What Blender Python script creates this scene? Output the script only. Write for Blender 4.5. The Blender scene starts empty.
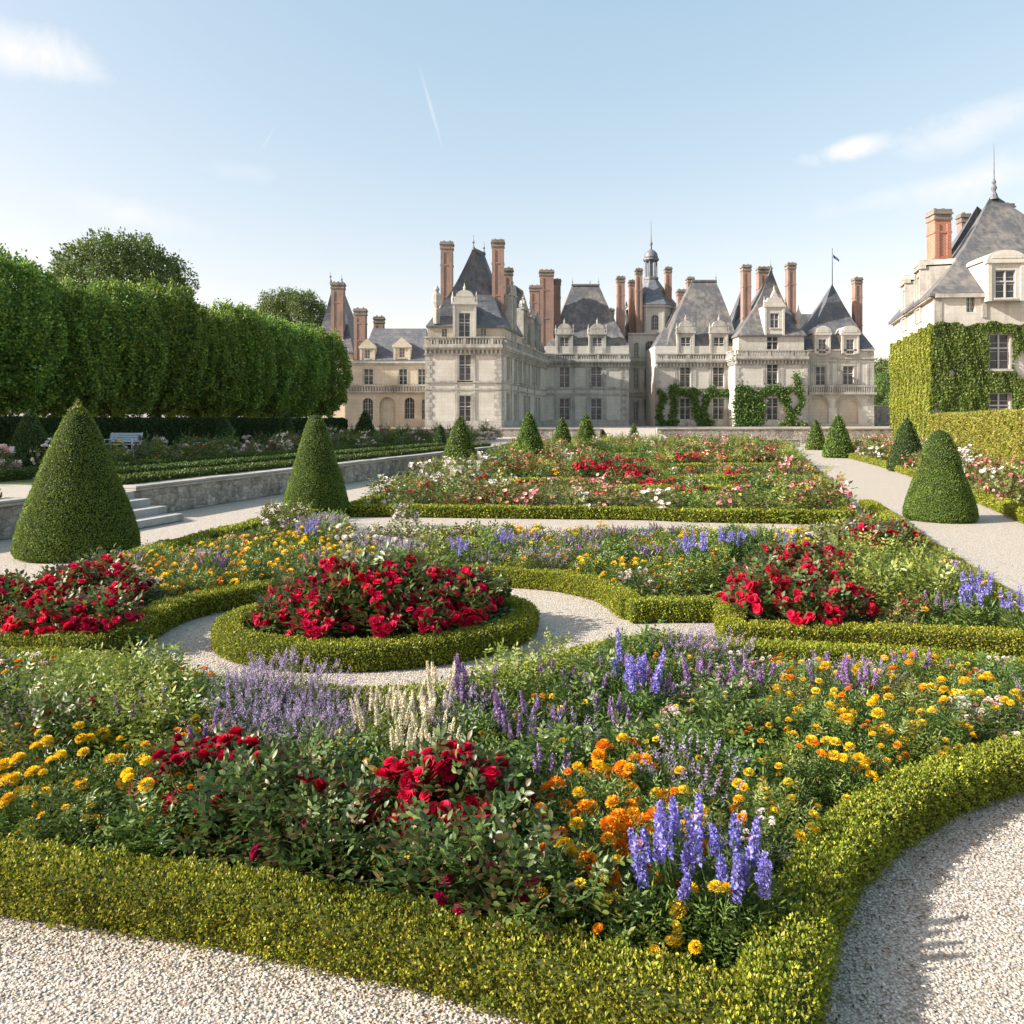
import bpy, math, random
import numpy as np
from mathutils import Vector

R_ = math.radians
rng = np.random.default_rng(7)
random.seed(7)
SC = bpy.context.scene
COL = SC.collection

# ------------------------------------------------------------------ camera
F, EYE, HY = 803.0, 2.0, 420.0           # focal length in pixels, eye height, horizon row
cam_d = bpy.data.cameras.new('camera')
cam_d.sensor_width = 36.0
cam_d.lens = F / 1024 * 36.0
cam_d.shift_y = -(512 - HY) / 1024
cam_d.clip_start = 0.05
cam_d.clip_end = 6000
cam = bpy.data.objects.new('camera', cam_d)
cam.location = (0, 0, EYE)
cam.rotation_euler = (R_(90), 0, 0)
COL.objects.link(cam)
SC.camera = cam

# ------------------------------------------------------------------ light
SUN_EL = R_(28)
to_sun = Vector((-0.97, -0.20, 0)).normalized() * math.cos(SUN_EL) + Vector((0, 0, math.sin(SUN_EL)))
sd = bpy.data.lights.new('sun', 'SUN')
sd.energy = 4.25
sd.angle = R_(0.6)
sd.color = (1.0, 0.95, 0.87)
sun = bpy.data.objects.new('sun', sd)
sun.rotation_euler = to_sun.to_track_quat('Z', 'Y').to_euler()
COL.objects.link(sun)

world = bpy.data.worlds.new('World')
SC.world = world
world.use_nodes = True
wt = world.node_tree
for n in list(wt.nodes):
    wt.nodes.remove(n)
def WN(t, **k):
    n = wt.nodes.new(t)
    for a, b in k.items():
        setattr(n, a, b)
    return n
w_out = WN('ShaderNodeOutputWorld')
w_bg = WN('ShaderNodeBackground')
w_bg.inputs['Strength'].default_value = 0.14
sky = WN('ShaderNodeTexSky', sky_type='NISHITA')
sky.sun_disc = False
sky.sun_elevation = SUN_EL
sky.sun_rotation = math.atan2(to_sun.x, to_sun.y)
sky.altitude = 50
sky.air_density = 1.0
sky.dust_density = 1.6
sky.ozone_density = 1.6
w_tc = WN('ShaderNodeTexCoord')
w_noise = WN('ShaderNodeTexNoise')
w_noise.inputs['Scale'].default_value = 13
w_noise.inputs['Distortion'].default_value = .6
w_noise.inputs['Detail'].default_value = 7
w_noise.inputs['Roughness'].default_value = 0.6
wt.links.new(w_tc.outputs['Generated'], w_noise.inputs['Vector'])
def wmath(op, a, b=None, clamp=False):
    n = WN('ShaderNodeMath', operation=op)
    n.use_clamp = clamp
    for i, v in enumerate((a, b)):
        if v is None: continue
        if isinstance(v, (int, float)): n.inputs[i].default_value = v
        else: wt.links.new(v, n.inputs[i])
    return n.outputs[0]
def wdot(vec_sock, v):
    n = WN('ShaderNodeVectorMath', operation='DOT_PRODUCT')
    wt.links.new(vec_sock, n.inputs[0])
    n.inputs[1].default_value = v
    return n.outputs['Value']
def sky_dir(px, py):
    return Vector(((px - 512) / F, 1, (HY - py) / F)).normalized()
cloud_sum = None
# (px, py) of the cloud's middle, half length, half width in radians, tilt, density, how ragged
for px, py, L, Wd, tilt, dens, rag in [
        (985, 118, .085, .026, 12, 1.0, 1), (846, 150, .050, .014, 6, 1.2, 1), (1010, 172, .13, .024, 16, .7, 1),
        (900, 196, .09, .016, 6, .5, 1), (20, 50, .085, .03, 0, 1.1, 1), (140, 216, .10, .018, -8, .5, 1),
        (245, 172, .07, .014, 0, .22, 1), (60, 230, .16, .05, 0, .15, 1),
        (431, 108, .052, .0028, -73, .40, 0), (267, 140, .022, .0022, 60, .26, 0)]:
    c = sky_dir(px, py)
    ux = Vector((c.y, -c.x, 0)).normalized()
    uz = ux.cross(c).normalized()
    if uz.z < 0: uz = -uz
    t = R_(tilt)
    a1 = ux * math.cos(t) + uz * math.sin(t)
    a2 = -ux * math.sin(t) + uz * math.cos(t)
    sub = WN('ShaderNodeVectorMath', operation='SUBTRACT')
    nrm = WN('ShaderNodeVectorMath', operation='NORMALIZE')
    wt.links.new(w_tc.outputs['Generated'], nrm.inputs[0])
    wt.links.new(nrm.outputs[0], sub.inputs[0])
    sub.inputs[1].default_value = c
    d1 = wmath('DIVIDE', wdot(sub.outputs[0], a1), L)
    d2 = wmath('DIVIDE', wdot(sub.outputs[0], a2), Wd)
    rr = wmath('ADD', wmath('MULTIPLY', d1, d1), wmath('MULTIPLY', d2, d2))
    nz = wmath('MULTIPLY', wmath('SUBTRACT', w_noise.outputs['Fac'], 0.5), 3.6 if rag else 0.9)
    m = wmath('ADD', wmath('SUBTRACT', 1.0, rr), nz)
    m = wmath('MULTIPLY', m, 0.75, True)
    g = wmath('POWER', 2.718, wmath('MULTIPLY', rr, -0.8))
    m = wmath('MULTIPLY', wmath('MULTIPLY', m, g), dens)
    cloud_sum = m if cloud_sum is None else wmath('ADD', cloud_sum, m, True)
w_mix = WN('ShaderNodeMix', data_type='RGBA')
wt.links.new(cloud_sum, w_mix.inputs['Factor'])
# per-channel gain and lift that pale and balance the sky colour
sky_balance = WN('ShaderNodeVectorMath', operation='MULTIPLY_ADD')
wt.links.new(sky.outputs[0], sky_balance.inputs[0])
sky_balance.inputs[1].default_value = (.92, .52, .33)
sky_balance.inputs[2].default_value = (.30, .92, 1.36)
wt.links.new(sky_balance.outputs[0], w_mix.inputs['A'])
w_mix.inputs['B'].default_value = (2.95, 2.92, 2.9, 1)
wt.links.new(w_mix.outputs['Result'], w_bg.inputs['Color'])
wt.links.new(w_bg.outputs[0], w_out.inputs[0])

SC.view_settings.view_transform = 'Standard'
SC.view_settings.look = 'None'
SC.view_settings.exposure = 1.34
SC.view_settings.gamma = 1.0
SC.view_settings.use_curve_mapping = False
SC.render.engine = 'CYCLES'
SC.cycles.max_bounces = 6
SC.cycles.diffuse_bounces = 3
SC.cycles.transmission_bounces = 3
SC.cycles.transparent_max_bounces = 4
SC.cycles.glossy_bounces = 2
SC.cycles.use_denoising = True

# ------------------------------------------------------------------ helpers
def W(px, py, z=0.0):
    """photograph pixel -> world point on the level z"""
    D = (EYE - z) * F / (py - HY)
    return ((px - 512) / F * D, D, z)
def XD(px, D): return (px - 512) / F * D
def ZD(py, D): return EYE + (HY - py) * D / F
def proj(x, y, z): return 512 + F * x / y, HY + F * (EYE - z) / y

class Geo:
    def __init__(s): s.v = []; s.f = []; s.m = []
    def add(s, vs, fs, mi=0):
        b = len(s.v)
        s.v.extend(vs)
        for f in fs:
            s.f.append(tuple(i + b for i in f)); s.m.append(mi)
    def obox(s, o, ex, ey, ez, mi=0):
        o, ex, ey, ez = map(Vector, (o, ex, ey, ez))
        vs = [o, o + ex, o + ex + ey, o + ey, o + ez, o + ex + ez, o + ex + ey + ez, o + ey + ez]
        s.add([tuple(v) for v in vs], [(0, 3, 2, 1), (4, 5, 6, 7), (0, 1, 5, 4), (1, 2, 6, 5), (2, 3, 7, 6), (3, 0, 4, 7)], mi)
    def box(s, x0, x1, y0, y1, z0, z1, mi=0):
        s.obox((x0, y0, z0), (x1 - x0, 0, 0), (0, y1 - y0, 0), (0, 0, z1 - z0), mi)
    def lathe(s, c, prof, n=12, mi=0, rot=0.0, sx=1, sy=1, caps=True):
        b = len(s.v)
        for r, z in prof:
            for i in range(n):
                a = rot + 2 * math.pi * i / n
                s.v.append((c[0] + r * sx * math.cos(a), c[1] + r * sy * math.sin(a), z + (c[2] if len(c) > 2 else 0)))
        for k in range(len(prof) - 1):
            for i in range(n):
                j = (i + 1) % n
                s.f.append((b + k * n + i, b + k * n + j, b + (k + 1) * n + j, b + (k + 1) * n + i)); s.m.append(mi)
        if caps:
            s.f.append(tuple(b + i for i in range(n))[::-1]); s.m.append(mi)
            s.f.append(tuple(b + (len(prof) - 1) * n + i for i in range(n))); s.m.append(mi)
    def tube(s, pts, rads, n=6, mi=0):
        b = len(s.v)
        P = [Vector(p) for p in pts]
        for k, p in enumerate(P):
            d = (P[min(k + 1, len(P) - 1)] - P[max(k - 1, 0)]).normalized()
            u = d.orthogonal().normalized(); w = d.cross(u)
            for i in range(n):
                a = 2 * math.pi * i / n
                q = p + (u * math.cos(a) + w * math.sin(a)) * rads[k]
                s.v.append(tuple(q))
        for k in range(len(P) - 1):
            for i in range(n):
                j = (i + 1) % n
                s.f.append((b + k * n + i, b + k * n + j, b + (k + 1) * n + j, b + (k + 1) * n + i)); s.m.append(mi)
        s.f.append(tuple(b + (len(P) - 1) * n + i for i in range(n))); s.m.append(mi)

def link(o, parent=None):
    COL.objects.link(o)
    if parent is not None: o.parent = parent
    return o
def build(name, g, mats, parent=None, smooth=False):
    me = bpy.data.meshes.new(name)
    me.from_pydata(g.v, [], g.f)
    if not isinstance(mats, (list, tuple)): mats = [mats]
    for m in mats: me.materials.append(m)
    if len(mats) > 1: me.polygons.foreach_set('material_index', g.m)
    if smooth: me.polygons.foreach_set('use_smooth', [True] * len(me.polygons))
    me.update()
    return link(bpy.data.objects.new(name, me), parent)
def tag(o, label=None, cat=None, group=None, kind=None):
    if label: o['label'] = label
    if cat: o['category'] = cat
    if group: o['group'] = group
    if kind: o['kind'] = kind
    return o
def empty(name, loc=(0, 0, 0), rz=0.0):
    o = bpy.data.objects.new(name, None)
    o.location = loc; o.rotation_euler = (0, 0, rz); o.empty_display_size = 0.2
    COL.objects.link(o)
    return o

# numpy leaf meshes ---------------------------------------------------
class NG:
    """accumulates numpy triangles/quads with one colour per vertex"""
    def __init__(s): s.V = []; s.C = []; s.T = []; s.Q = []; s.n = 0
    def add(s, v, c, tris=None, quads=None):
        v = np.asarray(v, float).reshape(-1, 3)
        c = np.broadcast_to(np.asarray(c, float), (len(v), 3))
        if tris is not None and len(tris): s.T.append(np.asarray(tris) + s.n)
        if quads is not None and len(quads): s.Q.append(np.asarray(quads) + s.n)
        s.V.append(v); s.C.append(c); s.n += len(v)
    def scatter(s, tv, tt, tq, pos, ax, nrm, size, col, wid=None):
        """copies of the template at pos, template y along ax, z along nrm"""
        pos = np.asarray(pos, float); N = len(pos)
        if N == 0: return
        ax = unit(ax); xx = unit(np.cross(ax, nrm)); zz = np.cross(xx, ax)
        tv = np.asarray(tv, float); k = len(tv)
        size = np.broadcast_to(np.asarray(size, float), (N,))[:, None, None]
        w = size if wid is None else np.broadcast_to(np.asarray(wid, float), (N,))[:, None, None]
        v = pos[:, None, :] + w * tv[None, :, 0:1] * xx[:, None, :] + size * tv[None, :, 1:2] * ax[:, None, :] + w * tv[None, :, 2:3] * zz[:, None, :]
        base = (np.arange(N) * k)[:, None, None]
        tris = (np.asarray(tt)[None] + base).reshape(-1, 3) if len(tt) else None
        quads = (np.asarray(tq)[None] + base).reshape(-1, 4) if len(tq) else None
        c = np.repeat(np.broadcast_to(np.asarray(col, float), (N, 3)), k, axis=0)
        s.add(v.reshape(-1, 3), c, tris, quads)
    def mesh(s, name, mat):
        V = np.concatenate(s.V); C = np.concatenate(s.C)
        T = np.concatenate(s.T) if s.T else np.zeros((0, 3), int)
        Q = np.concatenate(s.Q) if s.Q else np.zeros((0, 4), int)
        me = bpy.data.meshes.new(name)
        me.vertices.add(len(V)); me.vertices.foreach_set('co', V.ravel())
        nl = T.size + Q.size
        me.loops.add(nl)
        me.loops.foreach_set('vertex_index', np.concatenate([T.ravel(), Q.ravel()]).astype(np.int32))
        me.polygons.add(len(T) + len(Q))
        st = np.concatenate([np.arange(len(T)) * 3, T.size + np.arange(len(Q)) * 4]).astype(np.int32)
        me.polygons.foreach_set('loop_start', st)
        a = me.color_attributes.new('Col', 'FLOAT_COLOR', 'POINT')
        a.data.foreach_set('color', np.concatenate([C, np.ones((len(C), 1))], 1).astype(np.float32).ravel())
        me.materials.append(mat)
        me.update(calc_edges=True)
        return me
def nobj(name, ng, mat, parent=None):
    return link(bpy.data.objects.new(name, ng.mesh(name, mat)), parent)
def unit(a):
    a = np.asarray(a, float)
    return a / np.maximum(np.linalg.norm(a, axis=-1, keepdims=True), 1e-9)
def rvec(n): return unit(rng.normal(size=(n, 3)))
def vary(cols, n, amt=0.3):
    cols = np.asarray(cols, float).reshape(-1, 3)
    c = cols[rng.integers(0, len(cols), n)]
    return np.clip(c * (1 + amt * (rng.random((n, 1)) * 2 - 1)), 0, 1)

LEAF_V = [(0, 0, 0), (-.5, .45, .14), (.5, .45, .14), (0, 1, -.1)]
LEAF_T = [(0, 2, 3), (0, 3, 1)]
BIG_V = [(0, 0, 0), (-.36, .28, .1), (0, .3, 0), (.36, .28, .1), (-.4, .62, .06), (0, .64, -.04), (.4, .62, .06), (0, 1, -.2)]
BIG_T = [(0, 2, 1), (0, 3, 2), (4, 5, 7), (5, 6, 7)]
BIG_Q = [(1, 2, 5, 4), (2, 3, 6, 5)]
NONE = []

# ------------------------------------------------------------------ materials
def mat(name):
    m = bpy.data.materials.new(name); m.use_nodes = True
    return m, m.node_tree, m.node_tree.nodes['Principled BSDF']
def nd(t, k, **kw):
    n = t.nodes.new(k)
    for a, b in kw.items(): setattr(n, a, b)
    return n
def noise(t, scale, detail=4, vec=None, rough=.55):
    n = nd(t, 'ShaderNodeTexNoise'); n.inputs['Scale'].default_value = scale; n.inputs['Detail'].default_value = detail
    n.inputs['Roughness'].default_value = rough
    if vec is not None: t.links.new(vec, n.inputs['Vector'])
    return n.outputs['Fac']
def ramp(t, fac, stops):
    r = nd(t, 'ShaderNodeValToRGB')
    while len(r.color_ramp.elements) < len(stops): r.color_ramp.elements.new(.5)
    for e, (p, c) in zip(r.color_ramp.elements, stops):
        e.position = p; e.color = (*c, 1)
    t.links.new(fac, r.inputs[0]); return r.outputs[0]
def mixc(t, fac, a, b, blend='MIX'):
    n = nd(t, 'ShaderNodeMix', data_type='RGBA', blend_type=blend)
    for k, v in (('Factor', fac), ('A', a), ('B', b)):
        if isinstance(v, (int, float)): n.inputs[k].default_value = v
        elif isinstance(v, tuple): n.inputs[k].default_value = (*v, 1)
        else: t.links.new(v, n.inputs[k])
    return n.outputs['Result']
def mth(t, op, a, b=0.0, clamp=False):
    n = nd(t, 'ShaderNodeMath', operation=op); n.use_clamp = clamp
    for i, v in enumerate((a, b)):
        if isinstance(v, (int, float)): n.inputs[i].default_value = v
        else: t.links.new(v, n.inputs[i])
    return n.outputs[0]
def bump(t, b, h, strength, dist=.02):
    n = nd(t, 'ShaderNodeBump'); n.inputs['Strength'].default_value = strength; n.inputs['Distance'].default_value = dist
    t.links.new(h, n.inputs['Height']); t.links.new(n.outputs[0], b.inputs['Normal'])
def gpos(t): return nd(t, 'ShaderNodeNewGeometry').outputs['Position']
def scaled(t, v, s):
    n = nd(t, 'ShaderNodeVectorMath', operation='MULTIPLY'); t.links.new(v, n.inputs[0]); n.inputs[1].default_value = s
    return n.outputs[0]

def leafy(name, rough=.5, trans=.3, spec=.35, rand=.25, hue=.02):
    m, t, b = mat(name)
    at = nd(t, 'ShaderNodeAttribute', attribute_name='Col')
    oi = nd(t, 'ShaderNodeObjectInfo')
    hs = nd(t, 'ShaderNodeHueSaturation')
    t.links.new(at.outputs['Color'], hs.inputs['Color'])
    t.links.new(mth(t, 'ADD', mth(t, 'MULTIPLY', oi.outputs['Random'], rand), 1 - rand / 2), hs.inputs['Value'])
    t.links.new(mth(t, 'ADD', mth(t, 'MULTIPLY', oi.outputs['Random'], hue), .5 - hue / 2), hs.inputs['Hue'])
    b.inputs['Roughness'].default_value = rough
    b.inputs['Specular IOR Level'].default_value = spec
    t.links.new(hs.outputs[0], b.inputs['Base Color'])
    tr = nd(t, 'ShaderNodeBsdfTranslucent')
    t.links.new(hs.outputs[0], tr.inputs['Color'])
    mx = nd(t, 'ShaderNodeMixShader'); mx.inputs[0].default_value = trans
    t.links.new(b.outputs[0], mx.inputs[1]); t.links.new(tr.outputs[0], mx.inputs[2])
    t.links.new(mx.outputs[0], t.nodes['Material Output'].inputs['Surface'])
    return m
M = {}
M['leaf'] = leafy('leaf', .42, .3, .45)
M['hedge_leaf'] = leafy('hedge_leaf', .5, .3, .35, .1)
M['tree_leaf'] = leafy('tree_leaf', .55, .28, .25, .25)
M['petal'] = leafy('petal', .6, .3, .2, .2, .006)
M['ivy_leaf'] = leafy('ivy_leaf', .5, .3, .3, .1)

def stone(name, c1, c2, stain, brick_w=.9, brick_h=.42, mortar=.72, stain_amt=.6):
    m, t, b = mat(name)
    p = gpos(t)
    sep = nd(t, 'ShaderNodeSeparateXYZ'); t.links.new(p, sep.inputs[0])
    cmb = nd(t, 'ShaderNodeCombineXYZ')
    t.links.new(mth(t, 'ADD', sep.outputs[0], mth(t, 'MULTIPLY', sep.outputs[1], .9)), cmb.inputs[0])
    t.links.new(sep.outputs[2], cmb.inputs[1])
    br = nd(t, 'ShaderNodeTexBrick'); t.links.new(cmb.outputs[0], br.inputs['Vector'])
    br.inputs['Scale'].default_value = 1; br.inputs['Brick Width'].default_value = brick_w; br.inputs['Row Height'].default_value = brick_h
    br.inputs['Mortar Size'].default_value = .014; br.inputs['Mortar Smooth'].default_value = .3
    br.inputs['Color1'].default_value = (*c1, 1); br.inputs['Color2'].default_value = (*c2, 1)
    br.inputs['Mortar'].default_value = tuple(x * mortar for x in c1) + (1,)
    n1 = noise(t, .35, 6, p, .65); n2 = noise(t, 1.6, 6, scaled(t, p, (1, 1, .28)), .7)
    st = mth(t, 'MULTIPLY', mth(t, 'SUBTRACT', mth(t, 'ADD', mth(t, 'MULTIPLY', n1, .9), mth(t, 'MULTIPLY', n2, .9)), .82), 3.2 * stain_amt, True)
    c = mixc(t, st, br.outputs['Color'], stain)
    n3 = noise(t, 9, 5, p, .7)
    c = mixc(t, .35, c, ramp(t, n3, [(.3, (.5, .47, .42)), (.66, (1, 1, 1))]), 'MULTIPLY')
    n4 = noise(t, 1.0, 6, scaled(t, p, (1.6, 1.6, .10)), .75)
    c = mixc(t, mth(t, 'MULTIPLY', mth(t, 'SUBTRACT', n4, .55), 3.0, True), c, tuple(x * .75 for x in stain))
    t.links.new(c, b.inputs['Base Color']); b.inputs['Roughness'].default_value = .9
    b.inputs['Specular IOR Level'].default_value = .15
    bump(t, b, mth(t, 'ADD', br.outputs['Fac'], mth(t, 'MULTIPLY', n3, -.7)), -.5, .03)
    return m
M['wall'] = stone('pale_limestone', (.59, .575, .515), (.545, .53, .47), (.37, .35, .305), stain_amt=.6)
M['wall_warm'] = stone('warm_lit_limestone', (.56, .505, .40), (.51, .46, .37), (.34, .30, .235), stain_amt=.5)  # warm light on the arcaded wing is put into this tone; attics share it
M['trim'] = stone('weathered_trim_stone', (.49, .48, .43), (.44, .425, .38), (.19, .185, .165), .7, .35, .7, .9)
M['rubble'] = stone('lichened_wall_stone', (.42, .39, .34), (.26, .24, .21), (.085, .08, .07), .42, .19, .3, 1.3)
M['coping'] = stone('coping_stone', (.46, .44, .40), (.40, .38, .35), (.22, .21, .19), 1.1, .6, .5, .7)
M['tread'] = stone('step_stone', (.40, .40, .39), (.34, .34, .33), (.18, .18, .16), 1.4, .9, .6, .4)
M['shade_wall'] = stone('shaded_limestone', (.56, .545, .49), (.51, .495, .445), (.33, .315, .28), stain_amt=.7)  # pale limestone darkened; the recessed link's shade is put into the colour

def slate(name, c1, c2, lichen, amt):
    m, t, b = mat(name); p = gpos(t)
    n1 = noise(t, .45, 6, p, .65); n2 = noise(t, 2.2, 6, scaled(t, p, (1, 1, .22)), .65); n3 = noise(t, 7, 3, p)
    sep = nd(t, 'ShaderNodeSeparateXYZ'); t.links.new(p, sep.inputs[0])
    cmb = nd(t, 'ShaderNodeCombineXYZ')
    t.links.new(mth(t, 'ADD', sep.outputs[0], mth(t, 'MULTIPLY', sep.outputs[1], .8)), cmb.inputs[0]); t.links.new(sep.outputs[2], cmb.inputs[1])
    br = nd(t, 'ShaderNodeTexBrick'); t.links.new(cmb.outputs[0], br.inputs['Vector'])
    br.inputs['Scale'].default_value = 1; br.inputs['Brick Width'].default_value = .3; br.inputs['Row Height'].default_value = .26
    br.inputs['Mortar Size'].default_value = .012
    br.inputs['Color1'].default_value = (*c1, 1); br.inputs['Color2'].default_value = (*c2, 1); br.inputs['Mortar'].default_value = tuple(x * .55 for x in c1) + (1,)
    f = mth(t, 'MULTIPLY', mth(t, 'SUBTRACT', mth(t, 'ADD', n1, n2), .92), 3.0 * amt, True)
    c = mixc(t, f, br.outputs['Color'], lichen)
    t.links.new(c, b.inputs['Base Color']); b.inputs['Roughness'].default_value = .62; b.inputs['Specular IOR Level'].default_value = .35
    bump(t, b, mth(t, 'ADD', br.outputs['Fac'], n3), -.4, .02)
    return m
M['slate'] = slate('blue_grey_slate', (.105, .112, .13), (.08, .087, .10), (.20, .19, .17), .8)
M['slate_old'] = slate('lichened_slate', (.105, .108, .114), (.082, .085, .092), (.20, .188, .165), 1.1)

def brick(name, c1, c2, dirt):
    m, t, b = mat(name); p = gpos(t)
    sep = nd(t, 'ShaderNodeSeparateXYZ'); t.links.new(p, sep.inputs[0])
    cmb = nd(t, 'ShaderNodeCombineXYZ'); t.links.new(mth(t, 'ADD', sep.outputs[0], sep.outputs[1]), cmb.inputs[0]); t.links.new(sep.outputs[2], cmb.inputs[1])
    br = nd(t, 'ShaderNodeTexBrick'); t.links.new(cmb.outputs[0], br.inputs['Vector'])
    br.inputs['Scale'].default_value = 1; br.inputs['Brick Width'].default_value = .28; br.inputs['Row Height'].default_value = .1
    br.inputs['Mortar Size'].default_value = .012
    br.inputs['Color1'].default_value = (*c1, 1); br.inputs['Color2'].default_value = (*c2, 1); br.inputs['Mortar'].default_value = (.42, .36, .30, 1)
    n1 = noise(t, .9, 6, scaled(t, p, (1, 1, .5)), .7)
    c = mixc(t, mth(t, 'MULTIPLY', mth(t, 'SUBTRACT', n1, .48), 4, True), br.outputs['Color'], dirt)
    t.links.new(c, b.inputs['Base Color']); b.inputs['Roughness'].default_value = .9
    return m
M['brick'] = brick('weathered_brick', (.215, .10, .075), (.16, .085, .065), (.13, .115, .10))
M['brick_orange'] = brick('orange_brick', (.40, .12, .06), (.34, .105, .055), (.28, .11, .07))

def plain(name, c, rough=.6, spec=.4, metal=0, nz=0, c2=None, scale=3):
    m, t, b = mat(name)
    if c2 is not None:
        t.links.new(ramp(t, noise(t, scale, 5, gpos(t)), [(.35, c), (.65, c2)]), b.inputs['Base Color'])
    else: b.inputs['Base Color'].default_value = (*c, 1)
    b.inputs['Roughness'].default_value = rough; b.inputs['Specular IOR Level'].default_value = spec; b.inputs['Metallic'].default_value = metal
    if nz: bump(t, b, noise(t, 30, 4, gpos(t)), nz, .02)
    return m
M['glass'] = plain('window_glass', (.022, .027, .032), .12, .5, c2=(.07, .08, .09), scale=.9)
M['frame'] = plain('painted_frame', (.42, .41, .38), .6)
M['mullion'] = plain('stone_mullion', (.50, .47, .41), .8, .2)
M['lead'] = plain('lead', (.11, .125, .14), .6, .4, .3, c2=(.18, .195, .21))
M['iron'] = plain('iron', (.05, .055, .06), .5)
M['bark'] = plain('bark', (.085, .07, .055), .95, .1, nz=.8, c2=(.15, .13, .10), scale=5)
M['soil'] = plain('soil', (.035, .026, .019), .95, .1, nz=1.0, c2=(.075, .056, .04), scale=14)
M['stem'] = plain('stem', (.07, .11, .035), .6, .3)
M['hedge_core'] = plain('hedge_core', (.03, .04, .010), .9, .1, nz=.6, c2=(.055, .065, .015), scale=40)  # dark colour stands in for shade in the gaps between leaves
M['yew_core'] = plain('yew_core', (.012, .022, .008), .9, .1, c2=(.022, .036, .012), scale=30)
M['bench'] = plain('bench_paint', (.55, .62, .68), .5, .4, c2=(.48, .55, .60))
M['flag'] = plain('flag_cloth', (.03, .05, .18), .8)
M['grass'] = plain('lawn', (.045, .085, .018), .9, .2, nz=.9, c2=(.09, .13, .03), scale=6)
M['meadow'] = plain('meadow', (.06, .09, .03), .9, .2, nz=.5, c2=(.11, .13, .05), scale=.4)

def gravel(name, tone, scale):
    m, t, b = mat(name); p = gpos(t)
    v = nd(t, 'ShaderNodeTexVoronoi'); v.inputs['Scale'].default_value = scale; t.links.new(p, v.inputs['Vector'])
    v2 = nd(t, 'ShaderNodeTexVoronoi'); v2.inputs['Scale'].default_value = scale * .47; t.links.new(p, v2.inputs['Vector'])
    sepc = nd(t, 'ShaderNodeSeparateColor'); t.links.new(v.outputs['Color'], sepc.inputs[0])
    T = tone
    c = ramp(t, sepc.outputs[0], [(0, (T[0] * .55, T[1] * .52, T[2] * .49)), (.3, (T[0] * .85, T[1] * .84, T[2] * .82)), (.7, T), (1, (T[0] * 1.12, T[1] * 1.12, T[2] * 1.12))])
    gap = mth(t, 'MULTIPLY', mth(t, 'SUBTRACT', v.outputs['Distance'], .42), 2.6, True)
    c = mixc(t, gap, c, (T[0] * .36, T[1] * .33, T[2] * .29))
    big = noise(t, .8, 5, p, .6)
    c = mixc(t, mth(t, 'MULTIPLY', mth(t, 'SUBTRACT', big, .5), 2.2, True), c, (T[0] * .72, T[1] * .66, T[2] * .58))
    rust = noise(t, 3.1, 4, p, .6)
    c = mixc(t, mth(t, 'MULTIPLY', mth(t, 'SUBTRACT', rust, .66), 3, True), c, (T[0] * .8, T[1] * .56, T[2] * .42))
    t.links.new(c, b.inputs['Base Color']); b.inputs['Roughness'].default_value = .85; b.inputs['Specular IOR Level'].default_value = .25
    h = mth(t, 'ADD', mth(t, 'MULTIPLY', v.outputs['Distance'], -1.0), mth(t, 'MULTIPLY', v2.outputs['Distance'], -.6))
    bump(t, b, h, .6, .010)
    return m
M['gravel'] = gravel('gravel', (.555, .51, .44), 88)
def pebm():
    m, t, b = mat('pebble_stone')
    at = nd(t, 'ShaderNodeAttribute', attribute_name='Col'); t.links.new(at.outputs['Color'], b.inputs['Base Color'])
    b.inputs['Roughness'].default_value = .75; b.inputs['Specular IOR Level'].default_value = .3
    return m
M['pebble'] = pebm()

M['cap_stone'] = stone('sooty_cap_stone', (.27, .25, .21), (.22, .20, .175), (.10, .095, .085), .6, .3, .7, .9)

def rubblem(name, cols, sc, dirt):
    m, t, b = mat(name); p = gpos(t); q = scaled(t, p, (1, 1, 1.8))
    v = nd(t, 'ShaderNodeTexVoronoi'); v.inputs['Scale'].default_value = sc; t.links.new(q, v.inputs['Vector'])
    e = nd(t, 'ShaderNodeTexVoronoi', feature='DISTANCE_TO_EDGE'); e.inputs['Scale'].default_value = sc; t.links.new(q, e.inputs['Vector'])
    sp = nd(t, 'ShaderNodeSeparateColor'); t.links.new(v.outputs['Color'], sp.inputs[0])
    c = ramp(t, sp.outputs[0], [(0, cols[0]), (.5, cols[1]), (1, cols[2])])
    j = mth(t, 'SUBTRACT', 1.0, mth(t, 'MULTIPLY', e.outputs['Distance'], 14, True))
    c = mixc(t, mth(t, 'MULTIPLY', j, .7, True), c, tuple(x * .45 for x in cols[1]))
    n1 = noise(t, 2.0, 6, scaled(t, p, (1, 1, .35)), .7); n2 = noise(t, 11, 5, p, .7)
    c = mixc(t, mth(t, 'MULTIPLY', mth(t, 'SUBTRACT', n1, .44), 4.5, True), c, dirt)
    c = mixc(t, .6, c, ramp(t, n2, [(.35, (.45, .43, .40)), (.62, (1, 1, 1))]), 'MULTIPLY')
    t.links.new(c, b.inputs['Base Color']); b.inputs['Roughness'].default_value = .95; b.inputs['Specular IOR Level'].default_value = .1
    bump(t, b, mth(t, 'ADD', mth(t, 'MULTIPLY', e.outputs['Distance'], 2, True), n2), .8, .03)
    return m
M['rubble'] = rubblem('lichened_rubble', [(.30, .27, .235), (.43, .40, .35), (.52, .49, .44)], 4.2, (.17, .155, .135))
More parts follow.
